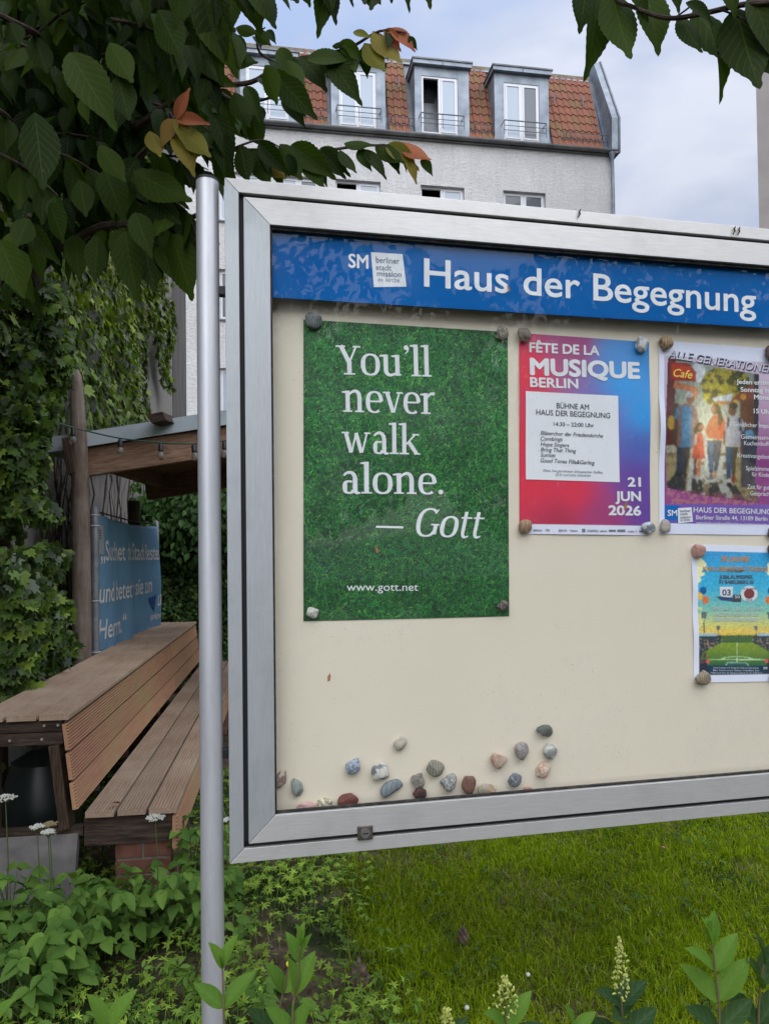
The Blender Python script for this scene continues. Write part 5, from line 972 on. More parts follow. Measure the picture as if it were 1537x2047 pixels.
STEM = noisy('brown_stems', (.03, .02, .014), (.09, .062, .042), 20, .9)
# ================================================================== IVY ON THE WALL
def ivy_wall():
    N = 82000; s = rng.uniform(-3.6, WLn+.05, N); z = rng.uniform(.1, 11.5, N); lump = vnoise(s*1.3+3, z*1.3, 21); fine = vnoise(s*4, z*4, 22)
    off = -(.05+.42*np.maximum(lump-.3, 0)+.12*fine); P = CWF.w(np.stack([s, off, z], -1)); px_, py_ = proj(P)
    bound = np.interp(py_, [-600, 0, 120, 300, 480, 620, 700, 760, 820, 880, 1000, 1060, 1400], [290, 292, 300, 325, 335, 318, 308, 300, 300, 296, 120, 250, 300])+18*(vnoise(z*3.1, s*.2, 23)-.5)*2
    trail = (np.abs(px_-(333+8*np.sin(z*5))) < 12) & (py_ < 780) & (py_ > 500)
    keep = ((px_ < bound) | trail) & (lump+.25*fine > .30) & ~((py_ > 880) & (px_ > 55) & (px_ < 185) & (rng.random(N) < .80)) & ~((py_ > 900) & (fine > .45))
    keep &= (rng.random(N) < np.clip(.5+s/WLn*.55, .4, 1))
    P = P[keep]; n = len(P); wn_ = -CWF.M[:, 1]; A = rand_dir(n, (wn_*.25+np.array([0, 0, -.9])), .38); Nn = rand_dir(n, wn_*.9+np.array([0, 0, .55]), .35); sz = rng.uniform(.06, .13, n)
    c = colvar(n, [(.058, .092, .024), (.09, .13, .032), (.13, .185, .035), (.04, .055, .026), (.19, .24, .045), (.14, .155, .10)], [3, 4, 2.6, 1.6, 1.1, 1.2], .22); hi = vnoise(s[keep]*1.1, z[keep]*1.1, 31)[:, None]; c = c*(.6+.9*hi)
    top = (py_[keep] < 660)[:, None]; c = np.where(top, c*np.array([1.1, 1.05, .85]), c)
    V, F, C, _ = inst(IVYV, IVYF, orient(A, Nn, sz), P, c); print('ivy leaves', n); return V, F, C
V, F, C = ivy_wall(); iv = npmesh('wall_ivy', V, F, FOL, cols=C); tag(iv, 'thick green ivy covering the tall concrete wall on the left', 'ivy', kind='stuff')
m = MB()
for k in range(70):
    s = rng.uniform(.2, 7.5); z = rng.uniform(0, 1.5); P = [CWF.w((s, -.03, z))]
    for j in range(9): s += rng.normal(0, .10); z += rng.uniform(.12, .34); P.append(CWF.w((s, -.03-.05*rng.random(), z)))
    m.tube(P, np.linspace(.013, .004, 10)*rng.uniform(.5, 1.3), 4)
tag(m.build('ivy_stems', STEM, None), 'bare brown ivy stems climbing the concrete wall behind the log post', 'ivy stems', kind='stuff')
# ================================================================== HEDGE
HF = Frame((-6.0, 9.6, 0), np.eye(3)); hg = thing('hedge', 'dense dark green clipped hedge behind the shelter and the board', 'hedge', HF)
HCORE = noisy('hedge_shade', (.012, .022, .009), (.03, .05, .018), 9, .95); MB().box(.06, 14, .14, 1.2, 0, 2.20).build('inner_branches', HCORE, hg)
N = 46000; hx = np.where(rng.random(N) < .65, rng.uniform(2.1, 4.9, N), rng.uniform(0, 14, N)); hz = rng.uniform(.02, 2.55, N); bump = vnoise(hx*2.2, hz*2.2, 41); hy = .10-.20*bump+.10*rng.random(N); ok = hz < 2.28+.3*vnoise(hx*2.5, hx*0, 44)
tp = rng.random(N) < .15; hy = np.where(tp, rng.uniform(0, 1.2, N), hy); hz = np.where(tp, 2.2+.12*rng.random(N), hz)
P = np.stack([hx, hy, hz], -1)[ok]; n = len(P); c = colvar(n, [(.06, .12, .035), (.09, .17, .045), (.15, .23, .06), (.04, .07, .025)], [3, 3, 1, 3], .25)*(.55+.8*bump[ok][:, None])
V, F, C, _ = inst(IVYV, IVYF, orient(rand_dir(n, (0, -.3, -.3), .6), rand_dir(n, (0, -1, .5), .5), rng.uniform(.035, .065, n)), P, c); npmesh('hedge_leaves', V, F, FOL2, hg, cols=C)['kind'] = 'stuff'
N = 2600; a = at(380, 1010, 9.2); P = np.stack([rng.normal(a[0]-HF.o[0]+.2, .55, N), rng.uniform(-.45, .0, N), a[2]+rng.normal(-.05, .26, N)], -1); c = colvar(N, [(.04, .09, .025), (.06, .12, .03)], [1, 1], .25)
V, F, C, _ = inst(MIDLEAF[0], MIDLEAF[1], orient(rand_dir(N, (0, -.2, -.8), .4), rand_dir(N, (0, -1, .4), .5), rng.uniform(.08, .13, N)), P, c); npmesh('creeper_leaves', V, F, FOL2, hg, cols=C)['kind'] = 'stuff'
# ================================================================== GRASS and GROUND PLANTS
def in_grass(x, y):    # the lawn begins right of the bare strip under the post
    px_, py_ = proj(np.stack([x, y, gz(x, y)], -1)); b = np.interp(py_, [1500, 1640, 1760, 1900, 2047, 2400], [560, 640, 700, 745, 760, 780])+70*(vnoise(x*2.5, y*2.5, 51)-.5); return px_+rng.normal(0, 38, np.shape(px_)) > b
def grass(N, x0, x1, y0, y1, h, name, w=1.):
    x, y = rng.uniform(x0, x1, N), rng.uniform(y0, y1, N); y = y0+(y-y0)**1.25/((y1-y0)**.25); k = in_grass(x, y)
    tuft = vnoise(x*3.0, y*3.0, 52, 3); k &= rng.random(N) < (.30+1.15*np.clip(tuft-.15, 0, 1)); x, y, tuft = x[k], y[k], tuft[k]; n = len(x)
    L = h*rng.uniform(.45, 1.25, n)*(.55+.9*tuft); an = rng.uniform(0, 6.28, n)+1.2*tuft*3; ln = np.abs(rng.normal(.5, .4, n)); d = np.stack([np.cos(an), np.sin(an)], -1); z = gz(x, y); wv = np.stack([-d[:, 1], d[:, 0]], -1)*(.0014+.0016*rng.random(n))[:, None]*w
    V = np.zeros((n, 7, 3))
    for j, (t, wf) in enumerate(((0, 1), (.4, .9), (.75, .6))):
        b = np.stack([x, y], -1)+d*(L*ln*t*t*1.3)[:, None]; zz = z+L*t*(1-.35*ln*t); V[:, 2*j, :2] = b-wv*wf; V[:, 2*j+1, :2] = b+wv*wf; V[:, 2*j, 2] = V[:, 2*j+1, 2] = zz
    V[:, 6, :2] = np.stack([x, y], -1)+d*(L*ln*1.3)[:, None]; V[:, 6, 2] = z+L*(1-.42*ln)
    q = np.array([(0, 1, 3), (0, 3, 2), (2, 3, 5), (2, 5, 4), (4, 5, 6)]); F = (q[None]+(np.arange(n)*7)[:, None, None]).reshape(-1, 3)
    c = colvar(n, [(.15, .225, .004), (.20, .29, .005), (.27, .35, .008), (.27, .30, .05), (.36, .34, .17)], [3, 4, 2.4, .8, .22], .2)*(.65+.65*vnoise(x*1.2, y*1.2, 53)[:, None]); yel = np.clip(vnoise(x*.9+9, y*.9, 57)-.5, 0, 1)[:, None]*1.6; c = c*(1-yel)+np.array([.36, .38, .025])*yel
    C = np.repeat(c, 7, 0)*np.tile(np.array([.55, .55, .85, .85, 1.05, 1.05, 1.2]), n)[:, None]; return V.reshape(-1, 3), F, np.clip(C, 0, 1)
Vs, Fs, Cs = [], [], []; b = 0
for a in ((330000, -.7, 3.4, 2.15, 5.6, .050, 'g', .75), (26000, -.6, 5.5, 5.2, 9.6, .11, 'g', 1.8)):
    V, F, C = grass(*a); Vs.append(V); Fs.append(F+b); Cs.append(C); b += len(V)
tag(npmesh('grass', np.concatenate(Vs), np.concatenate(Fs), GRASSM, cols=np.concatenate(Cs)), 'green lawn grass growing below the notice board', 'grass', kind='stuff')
def plants(N, x0, x1, y0, y1, TVF, s0, s1, h, cols, wts, cond, name, seed, mul=1.):
    x, y = rng.uniform(x0, x1, N), rng.uniform(y0, y1, N); d = vnoise(x*2.7, y*2.7, seed, 3); k = cond(x, y, d); x, y, d = x[k], y[k], d[k]; n = len(x); hh = h*(.4+rng.random(n)); P = np.stack([x, y, gz(x, y)+hh], -1)
    A = nrm(np.stack([rng.normal(size=n), rng.normal(size=n), rng.normal(size=n)*.25], -1)); c = colvar(n, cols, wts, .2)*mul; V, F, C, _ = inst(TVF[0], TVF[1], orient(A, rand_dir(n, (0, -.15, 1), .28), rng.uniform(s0, s1, n)), P, c)
    sv = np.zeros((n, 4, 3)); sv[:, 0] = P+[-.0012, 0, 0]; sv[:, 1] = P+[.0012, 0, 0]; sv[:, 2] = P*[1, 1, 0]+np.stack([rng.normal(0, .012, n)+.0012, rng.normal(0, .012, n), gz(x, y)], -1); sv[:, 3] = sv[:, 2]-[.0024, 0, 0]
    return V, F, C, sv.reshape(-1, 3), np.repeat(c*.8, 4, 0)
def pack(name, parts, mat, label, cat):
    Vs, Fs, Cs, b = [], [], [], 0
    for V, F, C, sv, sc in parts:
        if F.shape[1] == 4: F = np.concatenate([F[:, :3], F[:, [0, 2, 3]]])
        Vs += [V, sv]; Fs += [F+b]; b += len(V); i = np.arange(0, len(sv), 4)[:, None]; Fs += [np.concatenate([i+[0, 1, 2], i+[0, 2, 3]])+b]; b += len(sv); Cs += [C, sc]
    return tag(npmesh(name, np.concatenate(Vs), np.concatenate(Fs), mat, cols=np.concatenate(Cs)), label, cat, kind='stuff')
def cov(x, y, d):
    g_ = in_grass(x, y); px_, py_ = proj(np.stack([x, y, gz(x, y)], -1)); return ~g_ & (rng.random(len(x)) < np.clip((d-.30)*2.4, .05, 1)) & (px_ > -80)
pack('ground_cover', [plants(15000, -2.2, 1.0, 2.0, 5.6, (PALV, PALF), .022, .050, .05, [(.21, .33, .045), (.28, .40, .06), (.15, .26, .04)], [3, 3, 2], cov, 'p', 61), plants(2500, -2.6, .8, 2.1, 5.0, (TRIV, TRIF), .04, .075, .08, [(.09, .17, .03), (.13, .22, .04)], [1, 1], cov, 'p', 62)], COVER, 'low pale green seedlings covering the bare soil round the post', 'ground cover')
pack('lawn_weeds', [plants(1500, -.3, 3.2, 2.2, 5.5, (TRIV, TRIF), .03, .06, .05, [(.06, .11, .02), (.09, .15, .025)], [1, 1], lambda x, y, d: in_grass(x, y) & (d > .45), 'p', 63)], COVER, 'small broad leaved weeds scattered in the lawn', 'weeds')
# litter
N = 2600; x, y = rng.uniform(-2.2, 1.2, N), rng.uniform(2.1, 5.2, N); P = np.stack([x, y, gz(x, y)+.006], -1); c = colvar(N, [(.14, .09, .05), (.22, .17, .11), (.07, .045, .03)], [1, .6, 1], .3)
V, F, C, _ = inst(MIDLEAF[0], MIDLEAF[1], orient(rand_dir(N, (0, 0, 0), 1)*[1, 1, .2], rand_dir(N, (0, 0, 1), .3), np.stack([rng.uniform(.012, .035, N)]*3, -1)), P, c); tag(npmesh('leaf_litter', V, F, COVER, cols=C), 'dry brown litter on the soil', 'litter', kind='stuff')
FLM = flat('white_petals', (.62, .62, .55), .6); FLS = noisy('green_stem', (.05, .085, .02), (.08, .12, .03), 30, .6)
for x_, y_, lb in ((1055, 1948, 'small white clover head in the lawn, nearest the lower centre'), (1325, 1694, 'tiny pink flower in the lawn below the board'), (933, 2014, 'white clover head at the bottom edge between two flowering shoots')):
    T_ = Frame((0, 0, .06), np.eye(3)); q = T_.hitz(x_, y_, 0); o = npmesh('clover_flower', IV*[.008, .008, .007]*(1+.12*np.sin(IV[:, :1]*19)*np.sin(IV[:, 2:]*17)), IF, FLM if 'white' in lb else flat('pink_petals', (.4, .16, .2))); o.location = (q[0], q[1], .06); tag(o, lb, 'flower')
    st_ = MB().tube([(0, 0, -.06), (0, 0, -.004)], .0012, 4).build('stalk', FLS, o)
# dead stump bits
for x_, y_, s_, lb in ((716, 1958, .05, 'weathered brown stump poking through the grass at lower centre'), (925, 1870, .03, 'bare brown clod half hidden in the lawn')):
    q = Frame((0, 0, 0), np.eye(3)).hitz(x_, y_, .03); W_ = IV.copy(); W_ *= (1+.18*np.sin(W_[:, :1]*7+1)*np.sin(W_[:, 2:]*9)); o = npmesh('stump', W_*[s_*.8, s_*.6, s_*1.6], IF, noisy('rotten_wood', (.06, .038, .026), (.17, .12, .09), 40, .95, bump=.8, bdist=.004), smooth=True); o.location = (q[0], q[1], .02); tag(o, lb, 'stump')
# ================================================================== GROUND ELDER by the bench, each plant a thing with its own leaves
LEAFE = leafmat('ground_elder_leaf', (.07, .155, .03), (.19, .32, .06), .55, .25, veins=7, vcolr=(.10, .16, .05))
ELD = [leaf_grid(16, lambda v: .31*np.sin(np.pi*v**.72)**.85+.003, serr=.16, cols=(-1, -.5, 0, .5, 1), fold=.16, droop=.32)]
eld_me = None
def elder(x, y, h, nl, seed, label, spread=.16):
    global eld_me
    t = thing('ground_elder', label, 'plant', loc=(x, y, gz(x, y)), group='leafy ground elder round the end of the bench'); r = np.random.default_rng(seed)
    for k in range(nl):
        a = r.uniform(0, 6.28); rr = spread*(r.random()**.5); hh = h*(.35+.65*r.random()); top = np.array([rr*math.cos(a), rr*math.sin(a), hh]); st = MB().tube([(0, 0, 0), (top[0]*.4, top[1]*.4, hh*.6), top], [.0028, .0022, .0016], 4).build('stem', FLS, t)
        for j, da in enumerate((-1.15, 0, 1.15)):
            L_ = r.uniform(.045, .088); d = np.array([math.cos(a+da), math.sin(a+da), r.uniform(-.45, .1)]); M = orient(d[None], (np.array([0, -.3, 1.])+r.normal(size=3)*.32)[None], np.array([L_]))[0]; mm = Matrix([list(M[i])+[top[i]] for i in range(3)]+[[0, 0, 0, 1]])
            if eld_me is None: o = npmesh('leaf', ELD[0][0], ELD[0][1], LEAFE, t, uv=ELD[0][2], smooth=True); eld_me = o; o.matrix_basis = mm
            else: dup(eld_me, t, mm)
    return t
T0_ = Frame((0, 0, .2), np.eye(3))
spots = [(20, 1700, 3.0, .42), (70, 1760, 2.85, .36), (130, 1800, 2.75, .34), (190, 1745, 2.95, .36), (230, 1730, 3.1, .34), (10, 1850, 2.6, .30), (60, 1880, 2.55, .24), (335, 1700, 3.12, .34), (365, 1760, 3.2, .28), (300, 1720, 3.15, .22), (385, 1640, 3.6, .40), (150, 1860, 2.7, .18), (395, 1700, 3.4, .26), (20, 1780, 2.75, .34), (110, 1720, 3.02, .30), (465, 1790, 3.1, .16), (575, 1950, 2.5, .10), (520, 1890, 2.7, .10)]
words = ['at the left edge, tallest below the leaning slab', 'below the slab near the left edge', 'in front of the slab, lowest of the clump', 'left of the brick pier, in front of it', 'between the slab and the brick pier', 'at the left edge, low in the photo', 'small and low at the far left over bare soil', 'growing against the brick pier', 'right of the brick pier beside the post', 'covering part of the brick pier', 'under the front board of the bench, behind the post', 'small, at the front of the left clump', 'just left of the post, half hidden by the bench', 'second from the left edge under the slab', 'directly against the leaning slab', 'low, just right of the post', 'small, in the seedlings right of the post near the bottom', 'small, in the seedlings behind the yellow-tipped shoot']
for k, ((x_, y_, Y, h), w_) in enumerate(zip(spots, words)):
    p = at(x_, y_, Y); elder(p[0], Y, h*.88, 22 if h > .2 else 8, 100+k, 'leafy green plant '+w_, .18 if h > .2 else .07)
def umbel(px_, py_, Y, r0, tall, label, dry=False):
    p = at(px_, py_, Y); g0 = gz(p[0], Y); t = thing('umbel_flower', label, 'flower', loc=(p[0], Y, g0), group='white umbel flowers by the bench'); H_ = p[2]-g0
    m = MB(); m.tube([(0, 0, 0), (.01, 0, H_*.6), (0, 0, H_-.03)], [.003, .0025, .002], 5)
    fl = MB(); r = np.random.default_rng(int(px_))
    for k in range(18):
        a = k*2.4; rr = r0*math.sqrt((k+.5)/18); q = np.array([rr*math.cos(a), rr*math.sin(a), -.35*rr+r.uniform(-.002, .002)])+[0, 0, H_]; m.tube([(0, 0, H_-.03), q], .0008, 3)
        for j in range(9): w = q+r.normal(0, .0042, 3)*[1, 1, .5]; fl.box(w[0]-.0022, w[0]+.0022, w[1]-.0022, w[1]+.0022, w[2], w[2]+.003)
    m.build('stalk', FLS, t); fl.build('flower_head', flat('dry_petals', (.36, .29, .15)) if dry else FLM, t)
for a in ((12, 1590, 2.95, .040, 0, 'large white umbel flower at the left edge beside the bench leg'), (75, 1650, 3.0, .022, 0, 'white umbel flower, left one of the group in front of the slab'), (100, 1645, 3.05, .024, 0, 'faded yellowish umbel flower in front of the slab', True), (97, 1660, 2.95, .022, 0, 'white umbel flower in front of the slab below the faded one'), (311, 1630, 3.1, .034, 0, 'white umbel flower standing against the end of the lower seat'), (450, 1637, 3.4, .020, 0, 'white umbel flower between the post and the board frame')): umbel(*a)
# fallen leaf on the seat
q = BF.hitz(240, 1606, HL+.01); o = npmesh('fallen_leaf', MIDLEAF[0]*.06, MIDLEAF[1], noisy('orange_dead_leaf', (.30, .12, .05), (.42, .2, .09), 60, .8)); w = BF.w((q[0], q[1], HL+.008)); o.location = w; o.rotation_euler = (.5, .3, 2.6); tag(o, 'curled orange brown dead leaf lying on the lower seat', 'fallen leaf')
# ================================================================== CHERRY TREE
BARK = NT('cherry_bark'); n = BARK.noise(5, 8, .7, BARK.coord('Object', (3, 3, 9))); BARK.color(BARK.ramp(n, [(.3, (.025, .018, .014)), (.55, (.065, .045, .035)), (.75, (.12, .09, .07))])); BARK.bump(n, .8, .02); BARK = BARK.set(.9, 0, .2)
LEAFC = leafmat('cherry_leaf', (.012, .026, .003), (.038, .068, .006), .6, .36, veins=9, vcolr=(.10, .13, .03)); LEAFY = leafmat('young_cherry_leaf', (.14, .16, .02), (.24, .18, .03), .45, .4, veins=9, vcolr=(.3, .25, .08), tint=(1.3, 1.2, .5)); LEAFO = leafmat('copper_cherry_leaf', (.42, .14, .05), (.32, .10, .05), .45, .35, veins=9, vcolr=(.5, .22, .1), tint=(1.3, .9, .6))
LEAFCB = leafmat('cherry_leaf_mass', None, None, .5, .28, veins=9, vcolr=(.10, .16, .05), use_col=True)
TB = at(-30, 1200, 4.75); TB = np.array([TB[0], 4.75, 0.])
tree = thing('cherry_tree', 'cherry tree with large drooping leaves filling the upper left', 'tree', loc=tuple(TB))
tp_ = [TB, TB+[0, 0, 1.2], at(15, 700, 4.7), at(62, 480, 4.4), at(112, 250, 4.0), at(150, 60, 3.7), at(180, -250, 3.3), at(230, -700, 3.0)]; MB().tube(np.array(tp_), [.14, .12, .11, .11, .10, .09, .075, .05], 14, .02).build('trunk', BARK, tree, world=True, smooth=True)
BR = []      # (pixel path with depths, twig radius, leaf size, spacing, kind)
def path(pts, n=30):
    P = np.array([at(x, y, Y) for x, y, Y in pts]); t = np.linspace(0, len(P)-1, n); i = np.clip(t.astype(int), 0, len(P)-2); f = (t-i)[:, None]
    p0, p1, p2, p3 = P[np.maximum(i-1, 0)], P[i], P[i+1], P[np.minimum(i+2, len(P)-1)]
    return .5*(2*p1+(p2-p0)*f+(2*p0-5*p1+4*p2-p3)*f**2+(3*p1-p0-3*p2+p3)*f**3)
cand = []     # leaves: (pos, dir, normal, length, kind)
rc = np.random.default_rng(12)
def leaves_on(P, size, count, kind='g', hang=.85, spread=.55, start=.12, tipred=False, up=.0):
    P = np.array(P); n = len(P)
    for k in range(count):
        t = start+(1-start)*(k+.5*rc.random())/max(1, count-1) if count > 1 else 1; t = min(t, 1); j = min(int(t*(n-1)), n-2); p = P[j]+(P[j+1]-P[j])*(t*(n-1)-j); tg = nrm(P[min(j+1, n-1)]-P[max(j-1, 0)])
        side = nrm(np.cross(tg, [0, 0, 1.]))*(1 if k % 2 else -1)
        d = nrm(np.array([0, 0, -hang+up])+side*spread*rc.uniform(.3, 1.2)*[1, .5, 1]+tg*rc.uniform(.15, .75)+rc.normal(size=3)*[.16, .10, .12]); nn = nrm(np.array([rc.normal()*.4, -1., .15])+rc.normal(size=3)*.3); kd = kind
        if tipred and t > .80: kd = 'o' if rc.random() < .6 else 'y'
        elif tipred and t > .6 and rc.random() < .6: kd = 'y'
        L_ = size*1.18*rc.uniform(.75, 1.2)*(1-.35*max(0, t-.6)/.4); cand.append((p+d*.012, d, nn, L_, kd))
def branch(pts, r0, size, count, kind='g', name='branch', n=30, **k):
    P = path(pts, n); MB().tube(P, np.linspace(r0, max(r0*.3, .0018), len(P)), 7).build(name, BARK, tree, world=True, smooth=True); leaves_on(P, size, count, kind, **k); return P
# main limbs
branch([(120, 250, 4.0), (180, 245, 3.3), (260, 258, 2.8), (330, 215, 2.6), (420, 170, 2.5)], .030, .12, 8, hang=.7)
b1 = branch([(420, 170, 2.5), (500, 165, 2.45), (560, 130, 2.4), (640, 110, 2.35), (700, 95, 2.3), (760, 62, 2.28), (812, 66, 2.27)], .009, .085, 7, tipred=False, start=.0, hang=.55, spread=.5)
branch([(560, 130, 2.4), (520, 105, 2.3), (515, 70, 2.25), (530, 55, 2.2)], .005, .09, 3, hang=.8)
branch([(420, 170, 2.5), (480, 205, 2.45), (560, 190, 2.4), (600, 175, 2.4)], .007, .10, 5, hang=.8)
b2 = branch([(330, 215, 2.6), (400, 290, 2.4), (480, 300, 2.3), (560, 300, 2.28), (640, 302, 2.26), (720, 292, 2.25), (790, 292, 2.25), (838, 310, 2.25)], .008, .09, 6, hang=.65, spread=.45)
branch([(400, 290, 2.4), (450, 300, 2.25), (520, 280, 2.2), (570, 300, 2.2)], .005, .12, 3, hang=.9)
branch([(62, 480, 4.4), (120, 492, 3.2), (200, 455, 2.6), (280, 448, 2.3), (350, 445, 2.15), (395, 430, 2.1)], .022, .15, 16, hang=.95)
branch([(50, 530, 4.4), (40, 560, 3.0), (20, 500, 2.2), (60, 430, 1.9)], .018, .15, 10, hang=.95)
branch([(280, 448, 2.3), (320, 400, 2.1), (370, 420, 2.05), (392, 470, 2.04)], .006, .14, 9, hang=.9)
branch([(120, 250, 4.0), (200, 350, 3.0), (250, 340, 2.4), (290, 300, 2.1), (345, 245, 2.0)], .016, .12, 9)
branch([(150, 60, 3.7), (260, 110, 2.8), (350, 90, 2.3), (420, 60, 2.1), (470, 60, 2.05)], .020, .15, 12, hang=.9)
branch([(180, -250, 3.3), (260, -150, 2.4), (330, -60, 1.9), (430, -50, 1.7), (520, -70, 1.6), (650, -75, 1.55), (780, -80, 1.5)], .022, .125, 18, hang=1.0, spread=.25)
branch([(150, 60, 3.7), (100, 80, 2.6), (60, 60, 2.0), (-20, 20, 1.8)], .018, .14, 9)
branch([(62, 480, 4.4), (50, 330, 3.0), (20, 240, 2.2), (-60, 200, 1.9)], .018, .15, 10)
for k in range(60):       # short twigs filling the crown
    if k % 3 != 2: x_, y_ = rc.uniform(-60, 400), rc.uniform(-120, 250)
    else: x_, y_ = rc.uniform(-60, 340), rc.uniform(220, 430)
    Y = rc.uniform(1.9, 3.7); a = rc.uniform(-.6, .7); L_ = rc.uniform(90, 180)*2.3/Y; branch([(x_, y_, Y+.1), (x_+L_*.5*math.cos(a), y_-L_*.5*math.sin(a)-6, Y), (x_+L_*math.cos(a), y_-L_*math.sin(a)+10, Y-.05)], .006, rc.uniform(.11, .15), rc.integers(8, 12), name='twig', n=8, hang=.85)
# copper shoot in the middle of the crown
P = path([(335, 262, 2.0), (348, 245, 1.99), (352, 238, 1.98)], 6); MB().tube(P, .003, 5).build('twig', BARK, tree, world=True)
for (d, kd, L_) in (((-.25, -.2, -.6), 'y', .10), ((.5, -.2, -1.), 'y', .12)): cand.append((P[-1], np.array(d), np.array([.2, -.9, .35]), L_, kd))
c_ = [q for q in cand if np.isfinite(q[0]).all()]
def clear(q):      # nothing grows through the board or the post
    e = q[0]+q[1]*q[3]; return not any((BD.M.T@(p-BD.o))[0] > -.09 and (BD.M.T@(p-BD.o))[1] < .13 and (BD.M.T@(p-BD.o))[2] < BH+.02 for p in (q[0], e))
c_ = [q for q in c_ if clear(q)]
def shown(q): x_, y_ = proj(q[0]+q[1]*q[3]*.5); Y = (q[0]-CAM)@FW; return (q[3]/Y) if (-60 < x_ < 1600 and -60 < y_ < 1000 and Y > .2) else 0
c_.sort(key=lambda q: -shown(q)); print('cherry leaves', len(c_)); near, far = c_[:215], c_[215:]
protos = {}
def put_leaf(q, root, extra=''):
    kd = q[4]; v = rc.integers(3); key = (kd, v, root.name)
    M = orient(q[1][None], q[2][None], np.array([[q[3]*(.80+.2*rc.random()), q[3], q[3]]]))[0]; W_ = Matrix([list(M[i])+[q[0][i]] for i in range(3)]+[[0, 0, 0, 1]]); mb_ = WM[root.name].inverted()@W_
    if key not in protos:
        g_ = (BIGLEAF, BIGLEAF2, BIGLEAF3)[v]; o = npmesh('leaf', g_[0], g_[1], {'g': LEAFC, 'y': LEAFY, 'o': LEAFO}[kd], root, uv=g_[2], smooth=True); protos[key] = o; o.matrix_basis = mb_
        if kd == 'o': o['label'] = 'coppery young leaf'
    else: o = dup(protos[key], root, mb_)
for q in near: put_leaf(q, tree)
def leaf_mass(Q, name, root, cm=1.):
    n = len(Q); P = np.array([q[0] for q in Q]); A = np.array([q[1] for q in Q]); Nn = np.array([q[2] for q in Q]); L_ = np.array([q[3] for q in Q]); c = colvar(n, [(.008, .020, .003), (.015, .034, .004), (.024, .048, .006)], [3, 3, 2], .2)*cm
    y_ = np.array([q[4] != 'g' for q in Q]); c[y_] = (.22, .13, .03); V, F, C, U = inst(MIDLEAF[0], MIDLEAF[1], orient(A, Nn, np.stack([L_*.88, L_, L_], -1)), P, c, MIDLEAF[2]); o = npmesh(name, V, F, LEAFCB, root, world=root is not None, cols=C, uv=U, smooth=True); o['kind'] = 'stuff'; return o
# the rest of its crown; unseen leaves above the frame are added for shade
Q = list(far)
for k in range(1500):
    q = at(rc.uniform(-80, 420), rc.uniform(-140, 470 if k % 2 else 300), rc.uniform(2.6, 4.3)); x_, y_ = proj(q)
    if x_ < 330 or y_ < 250: Q.append((q, nrm(np.array([rc.normal()*.4, rc.normal()*.3, -.9])), nrm(np.array([rc.normal()*.5, -1, .3])), rc.uniform(.11, .17), 'g'))
for k in range(1500):
    p = np.array([rc.uniform(-3.8, -.6), rc.uniform(-1.8, 2.3), rc.uniform(3.4, 5.)]); 
    x_, y_ = proj(p)
    if y_ > -40 and x_ > 330: continue
    Q.append((p, nrm(rc.normal(size=3)*.5+[0, 0, -.7]), nrm(rc.normal(size=3)*.5+[0, -.3, .8]), rc.uniform(.11, .16), 'g'))
leaf_mass(Q, 'leaf_mass', tree)
# ================================================================== BRANCH at the upper right
c0 = at(1500, -200, 1.3); rb = thing('cherry_branch', 'cherry branch with toothed leaves hanging into the upper right corner', 'branch', loc=tuple(c0))
MB().tube(path([(1080, -150, 1.45), (1220, -10, 1.42), (1260, 12, 1.4), (1330, 36, 1.38), (1400, 28, 1.37), (1480, 10, 1.36), (1600, -10, 1.34), (1750, -120, 1.3)], 40), np.linspace(.0028, .0060, 40), 7).build('branch', BARK, rb, world=True, smooth=True)
MB().tube(path([(1350, 34, 1.38), (1390, 0, 1.35), (1380, -40, 1.33)], 10), .0018, 5).build('twig', BARK, rb, world=True); MB().tube(path([(1400, 28, 1.37), (1440, 20, 1.36), (1500, 45, 1.35)], 10), .002, 5).build('twig', BARK, rb, world=True)
def hang_leaf(x0, y0, x1, y1, Y, root, kd='g', nn=(.1, -1, .1), wide=1.0):
    a, b = at(x0, y0, Y), at(x1, y1, Y-.02); d = b-a; L_ = np.linalg.norm(d); q = (a, d/L_, np.array(nn, float), L_/.95, kd); put_leaf(q, root)
for a in ((1192, -8, 1188, 145, 1.44), (1172, -30, 1161, 60, 1.46), (1222, -20, 1256, 132, 1.42), (1290, -20, 1322, 102, 1.41), (1245, -60, 1300, 30, 1.40), (1358, 30, 1400, 115, 1.39), (1412, 30, 1468, 186, 1.38), (1385, 20, 1500, 150, 1.42), (1470, 15, 1512, 192, 1.37), (1500, -10, 1560, 120, 1.36), (1370, 5, 1430, 40, 1.34), (1340, -40, 1360, 15, 1.36), (1450, -40, 1470, 25, 1.35), (1530, 20, 1590, 200, 1.37), (1400, -60, 1440, 0, 1.4)):
    hang_leaf(*a, rb, 'g', (rc.normal()*.25, -1, rc.normal()*.2))
for a in ((462, -30, 462, 60, 1.70), (415, -20, 440, 150, 1.7), (490, -60, 520, 62, 1.66), (560, -60, 600, 15, 1.6), (652, -40, 640, 62, 1.56), (640, -80, 570, -5, 1.6), (722, -60, 730, 18, 1.5), (752, -50, 742, 30, 1.5), (850, -60, 858, 6, 1.5)):
    hang_leaf(*a, tree, 'g', (rc.normal()*.2, -1, .1))
